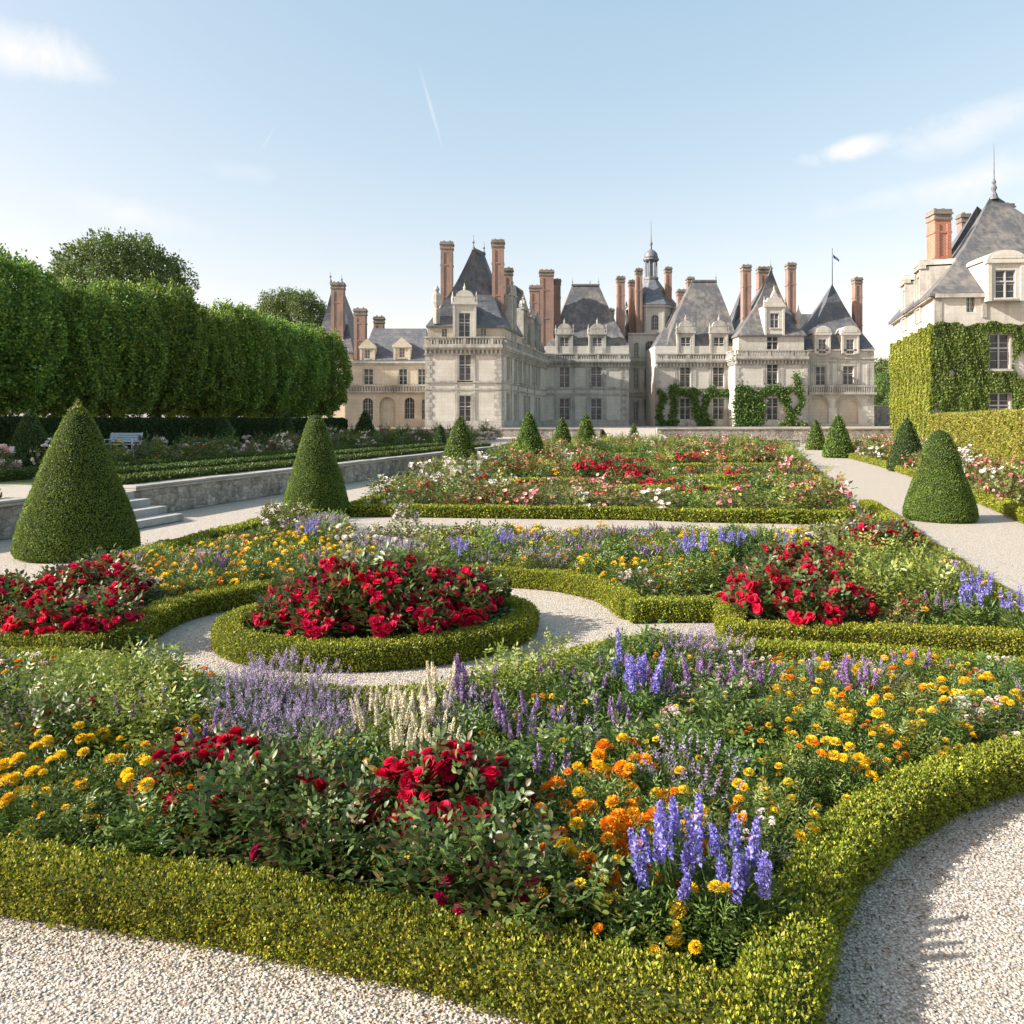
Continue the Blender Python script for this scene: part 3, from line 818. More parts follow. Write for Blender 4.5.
def window(parent, f, o, style='cross', rev=.32, framemat='frame', subs=False, off=(0, 0, 0)):
    """mullioned window set back in its opening"""
    u0, u1, v0, v1, arch = o
    w = u1 - u0; h = v1 - v0
    g = Geo(); q = -rev * .55
    s = min(1, w / 1.2)
    if style == 'cross':
        t = .10 * s
        fbox(g, f, (u0 + u1) / 2 - t / 2, (u0 + u1) / 2 + t / 2, v0, v1, q - .08, q + .06)
        fbox(g, f, u0, u1, v0 + h * .60 - t / 2, v0 + h * .60 + t / 2, q - .078, q + .055)
    else:
        fbox(g, f, (u0 + u1) / 2 - .035, (u0 + u1) / 2 + .035, v0, v1, q - .06, q + .03)
    e = .055 * s
    fbox(g, f, u0, u0 + e, v0, v1, q - .06, q + .028); fbox(g, f, u1 - e, u1, v0, v1, q - .06, q + .028)
    fbox(g, f, u0 + e, u1 - e, v0, v0 + e, q - .06, q + .026); fbox(g, f, u0 + e, u1 - e, v1 - e, v1, q - .06, q + .026)
    nb = 3 if h > 1.6 else 2
    rows = nb + 1
    for k in range(1, rows):
        z = v0 + h * k / rows
        fbox(g, f, u0, u1, z - .014, z + .014, q - .05, q)
    if style != 'cross' or w > 1.4:
        for k in (.25, .75): fbox(g, f, u0 + w * k - .013, u0 + w * k + .013, v0, v1, q - .052, q - .002)
    wo = build('window_frame' if subs else 'window', g, M[framemat], parent)
    g = Geo(); g.add([tuple(f.P(*p)) for p in ((u0, v0, q - .03), (u1, v0, q - .03), (u1, v1, q - .03), (u0, v1, q - .03))], [(0, 1, 2, 3)])
    build('pane', g, M['glass'], parent if subs else wo)
    return wo
def surround(g, f, o, t=.16, pr=.05, sill=True):
    u0, u1, v0, v1, arch = o
    if not arch:
        fbox(g, f, u0 - t, u0, v0, v1, 0.002, pr); fbox(g, f, u1, u1 + t, v0, v1, 0.002, pr)
        fbox(g, f, u0 - t * 1.2, u1 + t * 1.2, v1, v1 + t * 1.2, .002, pr + .03)
    if sill: fbox(g, f, u0 - t * 1.1, u1 + t * 1.1, v0 - .16, v0, .002, pr + .08)
def pilaster(g, f, u, w, z0, z1, pr=.07): fbox(g, f, u - w / 2, u + w / 2, z0, z1, .002, pr)
def quoins(g, f, u, side, z0, z1, h=.42):
    z = z0; k = 0
    while z < z1 - .05:
        w = .75 if k % 2 else .5
        a, b = (u, u + w) if side > 0 else (u - w, u)
        fbox(g, f, a, b, z, min(z + h - .02, z1), .002, .055); z += h; k += 1
def cornice(g, f, z, u0=None, u1=None, bal=.85, corb=True, ext=.0):
    """moulded cornice with corbels whose top edge sits at z, and a pierced parapet above"""
    u0 = -ext if u0 is None else u0; u1 = f.L + ext if u1 is None else u1
    fbox(g, f, u0, u1, z - .95, z - .80, .004, .12)
    if corb:
        n = max(1, int((u1 - u0) / .42))
        for i in range(n):
            c = u0 + (u1 - u0) * (i + .5) / n
            fbox(g, f, c - .10, c + .10, z - .80, z - .42, .004, .26)
    fbox(g, f, u0, u1, z - .42, z - .24, .004, .36); fbox(g, f, u0 - .02, u1 + .02, z - .24, z, .004, .46)
    if bal:
        fbox(g, f, u0, u1, z, z + .12, .10, .34)
        n = max(1, int((u1 - u0) / .30))
        for i in range(n):
            c = u0 + (u1 - u0) * (i + .5) / n
            if i % 9 == 4: fbox(g, f, c - .16, c + .16, z + .12, z + bal - .12, .10, .34)
            else: fbox(g, f, c - .075, c + .075, z + .12, z + bal - .12, .14, .29)
        fbox(g, f, u0, u1, z + bal - .12, z + bal, .08, .37)
def hiproof(g, E, z0, R1, R2, z1, flare=.12, over=.35, thick=.18, lv=9, top_trim=None):
    """E: four eave corners FL, FR, BR, BL; R1,R2 ridge points nearest left and right pairs"""
    E = [Vector((p[0], p[1], 0)) for p in E]; c = sum(E, Vector()) / 4
    E = [p + (p - c).normalized() * over for p in E]
    Rg = [Vector((*R1, 0)), Vector((*R2, 0)), Vector((*R2, 0)), Vector((*R1, 0))]
    if len(R1) == 2 and isinstance(R1[0], (tuple, list)): pass
    vs = []
    for k in range(lv + 1):
        t = k / lv; s = t + flare * math.sin(math.pi * t) ** 1.0 * (1 - .35 * t)
        s = min(s, 1)
        for i in range(4):
            p = E[i].lerp(Rg[i], s if k < lv else 1); vs.append((p.x, p.y, z0 + (z1 - z0) * t))
    fs = [(k * 4 + i, k * 4 + (i + 1) % 4, (k + 1) * 4 + (i + 1) % 4, (k + 1) * 4 + i) for k in range(lv) for i in range(4)]
    b = len(vs)
    vs += [(p.x, p.y, z0 - thick) for p in E]
    fs += [(b + i, b + (i + 1) % 4, (i + 1) % 4, i) for i in range(4)] + [(b + 3, b + 2, b + 1, b)]
    g.add(vs, fs)
def ridge_line(R1, R2, E, z0, z1): pass
def finial(parent, x, y, z, h=1.2, r=.12, name='finial', m='lead'):
    g = Geo()
    g.lathe((x, y, z - .3), [(r * 1.8, 0), (r * 1.2, .3), (r * .6, .4), (r * .5, .5 + h * .15), (r * 1.3, .5 + h * .22), (r * .5, .5 + h * .32), (r * .22, .5 + h * .5), (.02, .3 + h)], 8)
    return build(name, g, M[m], parent)
def chimney(parent, x, y, w, d, z0, z1, m='brick', cap=.75):
    g = Geo()
    g.box(x - w / 2, x + w / 2, y - d / 2, y + d / 2, z0, z1 - cap)
    hh = z1 - cap - z0
    # raised corner strips and bands of stone
    for zz in ((z0 + hh * .42, z0 + hh * .8) if hh > 3.5 else ()):
        g.box(x - w / 2 - .05, x + w / 2 + .05, y - d / 2 - .05, y + d / 2 + .05, zz, zz + .14, 0)
    for sx in (-1, 1): g.box(x + sx * w * .36 - w * .13, x + sx * w * .36 + w * .13, y - d / 2 - .06, y - d / 2 + .1, z0, z1 - cap - .3, 0)
    ch = build('chimney', g, M[m], parent)
    g = Geo()
    z = z1 - cap
    g.box(x - w / 2 - .07, x + w / 2 + .07, y - d / 2 - .07, y + d / 2 + .07, z, z + .18)
    g.box(x - w / 2 - .02, x + w / 2 + .02, y - d / 2 - .02, y + d / 2 + .02, z + .18, z + .42)
    g.box(x - w / 2 - .12, x + w / 2 + .12, y - d / 2 - .12, y + d / 2 + .12, z + .42, z + .54)
    g.box(x - w / 2 - .05, x + w / 2 + .05, y - d / 2 - .05, y + d / 2 + .05, z + .54, z1)
    for k in range(max(1, int(w / .5))):
        cxx = x - w / 2 + w * (k + .5) / max(1, int(w / .5))
        g.lathe((cxx, y, z1), [(.12, -.05), (.11, .16), (.13, .18)], 8)
    build('chimney_cap', g, M['cap_stone'], ch)
    return ch
def dormer(parent, f, uc, w, z0, z1, wz0, wz1, ww, ped='tri', depth=3.0, pin=True, m='wall', w_out=.04, pedh=None):
    """stone dormer standing on facade f; window sub-part inside"""
    ff = Fac((f.P(uc - w / 2, 0, w_out).x, f.P(uc - w / 2, 0, w_out).y), (f.P(uc + w / 2, 0, w_out).x, f.P(uc + w / 2, 0, w_out).y))
    g = Geo(); o = (w / 2 - ww / 2, w / 2 + ww / 2, wz0, wz1, False)
    facade(g, ff, z0, z1, [o], .25)
    # cheeks and top
    g.add([tuple(ff.P(0, z0)), tuple(ff.P(0, z0, -depth)), tuple(ff.P(0, z1, -depth)), tuple(ff.P(0, z1))], [(0, 1, 2, 3)])
    g.add([tuple(ff.P(w, z0)), tuple(ff.P(w, z0, -depth)), tuple(ff.P(w, z1, -depth)), tuple(ff.P(w, z1))], [(3, 2, 1, 0)])
    g.add([tuple(ff.P(0, z1)), tuple(ff.P(w, z1)), tuple(ff.P(w, z1, -depth)), tuple(ff.P(0, z1, -depth))], [(0, 1, 2, 3)])
    pilaster(g, ff, .12, .24, z0, z1 - .16, .09); pilaster(g, ff, w - .12, .24, z0, z1 - .16, .09)
    fbox(g, ff, -.12, w + .12, z1 - .16, z1 + .10, -.3, .17)
    fbox(g, ff, o[0] - .1, o[1] + .1, wz0 - .12, wz0, .002, .1)
    H = pedh or w * .55
    t = -.02
    def prism(poly, w0, w1):
        n = len(poly)
        vs = [tuple(ff.P(u, v, w0)) for u, v in poly] + [tuple(ff.P(u, v, w1)) for u, v in poly]
        g.add(vs, [tuple(range(n))[::-1], tuple(range(n, 2 * n))] + [(i, (i + 1) % n, n + (i + 1) % n, n + i) for i in range(n)])
    b = z1 + .10
    if ped == 'tri': prism([(-.05, b), (w + .05, b), (w / 2, b + H)], -depth * .7, .12)
    elif ped == 'arc':
        a = np.linspace(0, math.pi, 11)
        prism([(w / 2 + (w / 2 + .08) * math.cos(x), b + H * math.sin(x)) for x in a], -depth * .7, .14)
        prism([(w / 2 + (w / 2 - .2) * math.cos(x), b + .05 + (H - .2) * math.sin(x)) for x in a], .14, .19)
    elif ped == 'shell':      # gothic-renaissance gable: stepped, arched, with pinnacles
        a = np.linspace(0, math.pi, 9)
        prism([(w * .05, b), (w * .95, b), (w * .95, b + H * .35), (w * .05, b + H * .35)], -.5, .08)
        prism([(w / 2 + w * .38 * math.cos(x), b + H * .35 + H * .45 * math.sin(x)) for x in a], -.45, .10)
        g.lathe(tuple(ff.P(w / 2, b + H * .78, -.15)), [(.13, 0), (.10, .2), (.16, .28), (.06, .45), (.02, .75)], 6)
    elif ped == 'gable':
        prism([(0, b), (w, b), (w * .82, b + H * .45), (w * .66, b + H * .52), (w / 2, b + H), (w * .34, b + H * .52), (w * .18, b + H * .45)], -.6, .1)
        g.lathe(tuple(ff.P(w / 2, b + H * .9, -.2)), [(.13, 0), (.10, .2), (.16, .3), (.05, .5), (.02, .8)], 6)
    if pin:
        for uu in (-.02, w + .02):
            g.lathe(tuple(ff.P(uu, z1 - .1, -.05)), [(.12, 0), (.12, .5), (.16, .55), (.07, .8), (.03, 1.25)], 6)
    dm = build('dormer', g, M[m], parent)
    window(dm, ff, o, 'cross' if ww > .95 else 'plain', .25, subs=True)
    return dm
def block(parent, f4, z0, z1, ops=None, m='wall', name='wall'):
    """closed ring of walls: list of Fac, ops by index"""
    g = Geo()
    for i, f in enumerate(f4): facade(g, f, z0, z1, (ops or {}).get(i, ()))
    return build(name, g, M[m], parent)
def ring(FL, FR, BR, BL): return [Fac(FL, FR), Fac(FR, BR), Fac(BR, BL), Fac(BL, FL)]

# ================================================================== the chateau
ch = empty('chateau', (10, 100, CZ))
ch.location = (0, 0, 0)
tag(ch, 'large pale limestone chateau with steep slate roofs and tall brick chimneys', 'chateau')
SINK = .3
def Wn(f, ops, style='cross', m='frame'):
    for o in ops: window(ch, f, o, style, framemat=m)

# ---- A: tall pointed pavilion with its long side range
fa = Fac((XD(425, 80), 80), (XD(501.5, 80), 80)); fside = Fac((XD(501.5, 80), 80), (XD(546, 103), 103))
BLa = (XD(425, 80) - .6, 92)
zc = 10.0; zw = 11.45
opsA = [fa.op(459, 471, 354.5, 380.5), fa.op(459, 471, 395.5, 423)]
us = [508, 515.5, 520.5, 524.8, 529, 532.6, 536, 539]
opsS = []
for px in us:
    u = fside.u(px); opsS += [(u - .55, u + .55, 6.1, 8.6, False)]
    if px not in (520.5, 532.6): opsS += [(u - .55, u + .55, 1.9, 4.7, False)]
ud = fside.u(522.5)
g = Geo(); facade(g, fa, CZ - SINK, zc, opsA); facade(g, fside, CZ - SINK, zc, opsS)
facade(g, Fac((XD(546, 103), 103), (XD(546, 103) - 8, 104)), CZ - SINK, zc); facade(g, Fac((XD(546, 103) - 8, 104), BLa), CZ - SINK, zc); facade(g, Fac(BLa, (XD(425, 80), 80)), CZ - SINK, zc)
build('wall', g, M['wall'], ch)
Wn(fa, opsA); Wn(fside, opsS, 'plain')
g = Geo()
for o in opsA: surround(g, fa, o)
for o in opsS: surround(g, fside, o, .12, .04)
quoins(g, fa, 0, 1, CZ, zc - 1); quoins(g, fa, fa.L, -1, CZ, zc - 1); quoins(g, fside, 0, 1, CZ, zc - 1)
for u in (fa.u(456.2), fa.u(474)): pilaster(g, fa, u, .28, CZ + .7, zc - 1)
for f in (fa, fside):
    fbox(g, f, 0, f.L, 5.72, 5.90, .060, .13); fbox(g, f, 0, f.L, 5.02, 5.16, .060, .11); fbox(g, f, 0, f.L, CZ - SINK, CZ + .7, .060, .16)
    cornice(g, f, zc - .58, ext=.1)
for px in (511, 518, 527, 534.5): pilaster(g, fside, fside.u(px), .3, CZ + .7, zc - 1, .1)
build('stone_trim', g, M['trim'], ch)
# attic stage set back behind the parapet
fat = Fac((XD(427.5, 80.5), 80.5), (XD(503.5, 81), 81)); e2 = (XD(503.5, 81) + .222 * 9, 90)
g = Geo(); opsT = [fat.op(442, 447, 329, 337), fat.op(481, 486, 328.5, 335.5)]
facade(g, fat, zc - .3, zw, opsT); facade(g, Fac((XD(503.5, 81), 81), e2), zc - .3, zw); facade(g, Fac(e2, (BLa[0] + 1, 90)), zc - .3, zw); facade(g, Fac((BLa[0] + 1, 90), (XD(427.5, 80.5), 80.5)), zc - .3, zw)
build('attic_wall', g, M['wall_warm'], ch)
for o in opsT: window(ch, fat, o, 'plain', .25)
g = Geo()
hiproof(g, [(XD(427.5, 80.5), 80.5), (XD(503.5, 81), 81), e2, (BLa[0] + 1, 90)], zw, (XD(473.5, 84.6), 84.6), (XD(483.5, 87), 87), ZD(248, 85), .10, .2)
build('roof', g, M['slate'], ch)
finial(ch, XD(473.5, 84.6), 84.6, ZD(248, 85), 1.3); finial(ch, XD(484, 87), 87, ZD(248, 85) - .05, 1.2)
fd = fat
dormer(ch, fd, fat.u(464.5), 2.35, zc + .3, ZD(303, 80.4), ZD(337, 80.4), ZD(313, 80.4), 1.15, 'shell', 4, pin=True, w_out=.36, pedh=1.5)
chimney(ch, XD(447, 83.5), 83.5, 1.25, 1.0, 11.0, ZD(242.5, 83.5)); chimney(ch, XD(498, 84), 84.3, 1.25, 1.1, 11.2, ZD(240, 84)); chimney(ch, XD(508.5, 89), 89, .95, .9, 11.2, ZD(268.5, 89))
# side range roof behind it
A1, B1 = (e2[0] - .3, 90.5), (XD(545.5, 102.8) - .2, 102.5)
g = Geo(); facade(g, Fac(e2, B1), zc - .3, zc + .75)
build('attic_wall', g, M['wall_warm'], ch)
g = Geo(); hiproof(g, [(e2[0] - 8.5, 90.6), A1, B1, (B1[0] - 9, 103.2)], zc + .75, (XD(515, 94), 94), (XD(523, 98), 98), ZD(288, 96), .12, .3)
build('roof', g, M['slate'], ch)
fs2 = Fac((e2[0] - .02, 90), B1)
for u, H_ in ((1.2, 14.6), (5.2, 14.2), (9.3, 13.9)):
    dormer(ch, fs2, u, 1.9, zc - .1, H_, zc + .9, H_ - .7, .9, 'shell', 3, pedh=1.1, m='trim')
fdd = Fac((XD(503.5, 81) + .05, 81.3), e2)
dormer(ch, fdd, 4.4, 2.1, zc - .1, 15.3, zc + 1.2, 14.4, 1.0, 'shell', 3, pedh=1.2, m='trim')
# statue-like urn on the parapet corner
g = Geo(); g.lathe((XD(436.5, 80.5), 80.7, zw + .2), [(.35, 0), (.35, 1.5), (.22, 1.6), (.5, 2.2), (.45, 2.9), (.2, 3.2), (.3, 3.5), (.05, 3.9)], 8)
build('pinnacle', g, M['trim'], ch)

# ---- L: arcaded wing to the left, with its tower roof
fl = Fac((XD(345, 88), 88), (XD(426, 88), 88))
opsL = [fl.op(364, 373, 369, 384.5), fl.op(399, 407, 369, 384.5), fl.op(418, 425.6, 369, 384.5), fl.op(362.5, 373, 398, 420, True), fl.op(379.5, 395.5, 397, 426.5, True), fl.op(404.5, 414.5, 397.5, 419, True), fl.op(422, 425.8, 399.5, 419, True)]
FRl, BRl, BLl = (XD(426, 88), 88), (XD(426, 88), 98), (XD(345, 88) - 1, 98)
zl = ZD(360.5, 88)
g = Geo(); facade(g, fl, CZ - SINK, zl, opsL, .4); facade(g, Fac(BLl, (XD(345, 88), 88)), CZ - SINK, zl)
fbox(g, fl, fl.u(379), fl.u(396), CZ - .3, 5, -.45, -.4)
build('wall', g, M['wall_warm'], ch)
for i, o in enumerate(opsL):
    if i != 4: window(ch, fl, o, 'cross' if not o[4] else 'plain', .4)
g = Geo()
for o in opsL[:3]: surround(g, fl, o, .14)
fbox(g, fl, 0, fl.L, zl - .32, zl - .1, .01, .3); fbox(g, fl, 0, fl.L, zl - .5, zl - .34, .01, .14)
zb = ZD(391.5, 88)
fbox(g, fl, 0, fl.L, zb - .12, zb, .01, .42)
k = int(fl.L / .3)
for i in range(k): fbox(g, fl, i * .3 + .06, i * .3 + .21, zb, zb + .55, .25, .36)
fbox(g, fl, 0, fl.L, zb + .55, zb + .68, .22, .4)
for i, o in enumerate(opsL[3:]):   # archivolts
    cu, r = (o[0] + o[1]) / 2, (o[1] - o[0]) / 2
    for a in np.linspace(0, math.pi, 10)[:-1]:
        pass
build('stone_trim', g, M['trim'], ch)
g = Geo(); hiproof(g, [(XD(362, 88), 88), FRl, BRl, (XD(362, 98), 98)], zl, (XD(372, 92.5), 93), (XD(426, 92.5), 93), ZD(328.5, 93), .0, .3)
build('roof', g, M['slate'], ch)
for a, b, yt, y0, y1 in ((360, 375, 341, 349.5, 359.5), (393.5, 410.5, 340, 348, 358.5)):
    u0, u1 = fl.u(a), fl.u(b)
    dormer(ch, fl, (u0 + u1) / 2, u1 - u0, zl - .05, ZD(yt + 6, 88), ZD(y1 - 1, 88), ZD(y0, 88), .5 * (u1 - u0) * .62, 'tri' if a > 380 else 'tri', 3.5, pin=False, w_out=.05, pedh=.85, m='wall_warm')
g = Geo(); facade(g, Fac((XD(316, 95), 95), (XD(353, 95), 95)), 0, ZD(352, 95)); facade(g, Fac((XD(353, 95), 95), (XD(353, 95) + .5, 105)), 0, ZD(352, 95)); facade(g, Fac((XD(316, 95), 105), (XD(316, 95), 95)), 0, ZD(352, 95))
build('wall', g, M['wall_warm'], ch)
g = Geo(); hiproof(g, [(XD(314, 95), 95), (XD(353, 95), 95), (XD(353, 95) + .5, 105), (XD(314, 95), 105)], ZD(352, 95), (XD(333, 99.5), 99.5), (XD(342, 100.5), 100.5), ZD(285.5, 100), .06, .3)
build('roof', g, M['slate'], ch)
chimney(ch, XD(334.5, 94.5), 96.5, 1.5, 1.1, 9, ZD(283, 96.5)); chimney(ch, XD(360.5, 94), 94, 1.35, 1.1, 9, ZD(309, 94)); chimney(ch, XD(378.5, 95.5), 96, 1.15, 1.0, 10, ZD(317, 96), 'brick')
finial(ch, XD(331.5, 97), 96.5, ZD(283, 96.5) + .3, 1.1); finial(ch, XD(340, 97), 98, ZD(283, 97) + .1, 1.1)

# ---- M: middle block
fm = Fac((XD(545, 103), 103), (XD(629, 103), 103))
c1, c2 = (559.5, 569.5), (591, 601.5)
opsM = [fm.op(*c1, 366.5, 387.5), fm.op(*c2, 366, 387), fm.op(*c1, 398.5, 420), fm.op(*c2, 398.5, 420)]
zm = ZD(360, 103)
rm = ring((XD(545, 103), 103), (XD(629, 103), 103), (XD(629, 103), 114), (XD(545, 103), 114))
block(ch, rm, CZ - SINK, ZD(346, 103), {0: opsM}); Wn(fm, opsM)
g = Geo()
for o in opsM: surround(g, fm, o, .2)
for px in (556, 573.5, 587.5, 605): pilaster(g, fm, fm.u(px), .35, CZ + .8, zm - .8)
quoins(g, fm, fm.L, -1, CZ, zm - .9); pilaster(g, fm, fm.u(621.5), .3, CZ, zm - .9)
z_ = ZD(386.8, 103); fbox(g, fm, 0, fm.L, ZD(389, 103), ZD(387.2, 103), .07, .14); fbox(g, fm, 0, fm.L, ZD(395, 103), ZD(393.4, 103), .07, .12); fbox(g, fm, 0, fm.L, CZ - SINK, CZ + .8, .07, .17)
cornice(g, fm, zm, bal=.8, ext=.1)
build('stone_trim', g, M['trim'], ch)
g = Geo(); hiproof(g, [(XD(548, 103.4), 103.4), (XD(627.5, 103.4), 103.4), (XD(627.5, 103), 114), (XD(545, 103), 114)], ZD(346, 103), (XD(572, 108.5), 108.5), (XD(599, 108.5), 108.5), ZD(285.5, 108.5), .05, .3)
build('roof', g, M['slate_old'], ch)
g = Geo(); g.box(XD(571.5, 108.5), XD(599.5, 108.5), 108.3, 108.7, ZD(285.5, 108.5) - .05, ZD(285.5, 108.5) + .18); build('ridge', g, M['lead'], ch)
finial(ch, XD(572.5, 108.5), 108.5, ZD(285, 108.5), 1.0, .08); finial(ch, XD(598.5, 108.5), 108.5, ZD(285, 108.5), 1.0, .08); finial(ch, XD(590, 108.5), 108.5, ZD(285, 108.5), .7, .08)
for (a, b), (w0, w1) in zip(((556, 573), (588.5, 606)), (c1, c2)):
    dormer(ch, fm, (fm.u(a) + fm.u(b)) / 2, fm.u(b) - fm.u(a), zm - .1, ZD(333.5, 103), ZD(354, 103), ZD(337.2, 103), fm.u(w1) - fm.u(w0) - .1, 'shell', 5, pin=True, m='trim', pedh=1.5, w_out=.03)
for px, D, w, yt, zb_ in ((534.5, 104.5, 1.25, 286, 11), (546.5, 104.5, 1.8, 270.5, 11), (557, 106, .9, 279.5, 11), (620.5, 106.5, 1.0, 277, 11), (610.8, 112, .8, 309, 12)):
    chimney(ch, XD(px, D), D, w, 1.1, zb_, ZD(yt, D))

# ---- T: octagonal lantern tower and the recessed link in front of it
Dt = 112; tx = XD(651, Dt); R8 = 3.35
fr = Fac((XD(628, 108), 108), (XD(657, 108), 108))
opsR = [fr.op(634, 638.5, 342.5, 356.5, True), fr.op(645.5, 654.5, 341, 357, True), fr.op(634, 638.3, 369, 388), fr.op(644.5, 653.5, 368.5, 388), fr.op(634, 637.5, 402, 420), fr.op(644.5, 653.5, 400, 419.5)]
g = Geo(); facade(g, fr, CZ - SINK, ZD(334, 108), opsR, .3); fbox(g, fr, 0, fr.L, ZD(334.6, 108), ZD(333, 108), -3.5, .2)
build('wall', g, M['shade_wall'], ch); Wn(fr, opsR, 'plain')
g = Geo()
for o in opsR: surround(g, fr, o, .15, .04)
for y in (361, 363.5, 392.5, 395.5): fbox(g, fr, 0, fr.L, ZD(y + 1, 108), ZD(y, 108), .06, .2)
build('stone_trim', g, M['trim'], ch)
g = Geo(); z8 = ZD(307.5, Dt)
corners = [(tx + R8 * math.cos(R_(22.5 + 45 * k)), Dt + R8 * math.sin(R_(22.5 + 45 * k))) for k in range(8)]
ws8 = []
for k in range(8):
    f8 = Fac(corners[k - 1], corners[k]); ops = []
    if f8.n.y < -.5:
        ops = [(f8.L / 2 - .5, f8.L / 2 + .5, ZD(330, Dt - 3), ZD(315, Dt - 3), True)]; ws8.append((f8, ops[0]))
    facade(g, f8, 8, z8, ops, .3)
    fbox(g, f8, -.05, f8.L + .05, z8 - .35, z8 - .05, .01, .3); fbox(g, f8, -.03, f8.L + .03, ZD(333.5, Dt - 3), ZD(331.5, Dt - 3), .01, .18)
    pilaster(g, f8, .12, .24, 8, z8 - .35, .06); pilaster(g, f8, f8.L - .12, .24, 8, z8 - .35, .06)
build('tower_wall', g, M['wall'], ch)
for f8, o in ws8: window(ch, f8, o, 'plain', .3)
g = Geo(); ztop = ZD(278.5, Dt)
prof = [(R8 + .45, z8 - .05)] + [(R8 + .45 - (R8 - .35) * (t + .03 * math.sin(math.pi * t)), z8 + (ztop - z8) * t) for t in np.linspace(0.001, 1, 9)]
g.lathe((tx, Dt, 0), prof, 8, rot=R_(22.5)); build('tower_roof', g, M['lead'], ch)
g = Geo(); zl0, zl1, zdm = ztop, ZD(261, Dt), ZD(249.5, Dt)
g.lathe((tx, Dt, 0), [(1.05, zl0 - .2), (1.05, zl0 + .12), (.95, zl0 + .15)], 8, rot=R_(22.5))
for k in range(8):
    a = R_(45 * k + 22.5); g.lathe((tx + .8 * math.cos(a), Dt + .8 * math.sin(a), 0), [(.11, zl0 + .1), (.09, zl1)], 6)
g.lathe((tx, Dt, 0), [(.25, zl0), (.25, zl1)], 8)
g.lathe((tx, Dt, 0), [(1.0, zl1 - .05), (1.12, zl1 + .1), (1.12, zl1 + .3), (.9, zl1 + .35)], 16)
lan = build('lantern', g, M['lead'], ch)
g = Geo(); Hd = zdm - zl1 - .3
g.lathe((tx, Dt, zl1 + .33), [(.95, 0), (.98, Hd * .15), (.92, Hd * .4), (.75, Hd * .65), (.45, Hd * .85), (.16, Hd), (.13, Hd + .5), (.26, Hd + .75), (.1, Hd + 1.0), (.06, Hd + 1.9), (.02, ZD(221, Dt) - zl1 - .3)], 16)
build('lantern_dome', g, M['lead'], ch, True)
for px, D, w, yt in ((632.3, 110, .95, 280.5), (638.7, 109, .85, 269), (668, 110.5, .85, 267.5), (664, 114, .8, 290)):
    chimney(ch, XD(px, D), D, w, 1.0, 10, ZD(yt, D), 'brick')
g = Geo(); hiproof(g, [(XD(626, 110), 109.5), (XD(634, 110), 109.5), (XD(634, 110), 118), (XD(620, 110), 118)], ZD(338, 110), (XD(627, 112), 113), (XD(629, 112), 114), ZD(300, 112), .05, .3); build('roof', g, M['slate'], ch)

# ---- N: right main range
fn = Fac((XD(655, 101), 101), (XD(736, 101), 101))
c1, c2 = (680, 690.5), (713, 724)
opsN = [fn.op(*c1, 365.5, 387), fn.op(*c2, 365.5, 387), fn.op(*c1, 398.5, 419.5), fn.op(*c2, 398.5, 419.5)]
rn = ring((XD(655, 101), 101), (XD(736, 101), 101), (XD(736, 101), 112), (XD(655, 101), 112)); zn = ZD(360, 101)
block(ch, rn, CZ - SINK, ZD(346, 101), {0: opsN}); Wn(fn, opsN)
g = Geo()
for o in opsN: surround(g, fn, o, .2)
for px in (676, 694.5, 709.5, 728): pilaster(g, fn, fn.u(px), .35, CZ + .8, zn - .8)
quoins(g, fn, 0, 1, CZ, zn - .9)
fbox(g, fn, 0, fn.L, ZD(389, 101), ZD(387.4, 101), .07, .14); fbox(g, fn, 0, fn.L, ZD(395, 101), ZD(393.4, 101), .07, .12); fbox(g, fn, 0, fn.L, CZ - SINK, CZ + .8, .07, .17)
cornice(g, fn, zn, bal=.8)
build('stone_trim', g, M['trim'], ch)
g = Geo(); hiproof(g, [(XD(668, 101.4), 101.4), (XD(737, 101.4), 101.4), (XD(737, 101), 112), (XD(668, 101), 112)], ZD(346, 101), (XD(692, 106.5), 106.5), (XD(716, 106.5), 106.5), ZD(281.5, 106.5), -.07, .3)
hiproof(g, [(XD(656, 101.4), 101.4), (XD(676, 101.4), 101.4), (XD(676, 101), 110), (XD(656, 101), 110)], ZD(346, 101) + .01, (XD(664, 105), 105), (XD(676, 105), 105), ZD(328, 105), .05, .28)
build('roof', g, M['slate_old'], ch)
g = Geo(); g.box(XD(691.5, 106.5), XD(716.5, 106.5), 106.3, 106.7, ZD(281.5, 106.5) - .05, ZD(281.5, 106.5) + .2); build('ridge', g, M['lead'], ch)
finial(ch, XD(716, 106.5), 106.5, ZD(281, 106.5), 1.0, .08)
for (a, b), (w0, w1) in zip(((677, 694.5), (710, 728)), (c1, c2)):
    dormer(ch, fn, (fn.u(a) + fn.u(b)) / 2, fn.u(b) - fn.u(a), zn - .1, ZD(332, 101), ZD(353.5, 101), ZD(337, 101), fn.u(w1) - fn.u(w0) - .1, 'shell', 5, pin=True, m='trim', pedh=1.7, w_out=.03)
for px, D, w, yt in ((690, 108, .85, 277.5), (681.5, 108, 1.2, 290), (745.8, 102.5, 1.05, 265.5), (764, 106, 1.75, 267.5), (790.5, 101.5, 1.0, 263.5)):
    chimney(ch, XD(px, D), D, w, 1.1, 10.5, ZD(yt, D))
g = Geo(); hiproof(g, [(XD(731, 108), 108), (XD(757, 108), 108), (XD(757, 108), 114), (XD(731, 108), 114)], ZD(338, 108), (XD(741.5, 110.5), 110.5), (XD(742.5, 111), 111), ZD(288, 110.5), .03, .2); build('roof', g, M['slate'], ch)

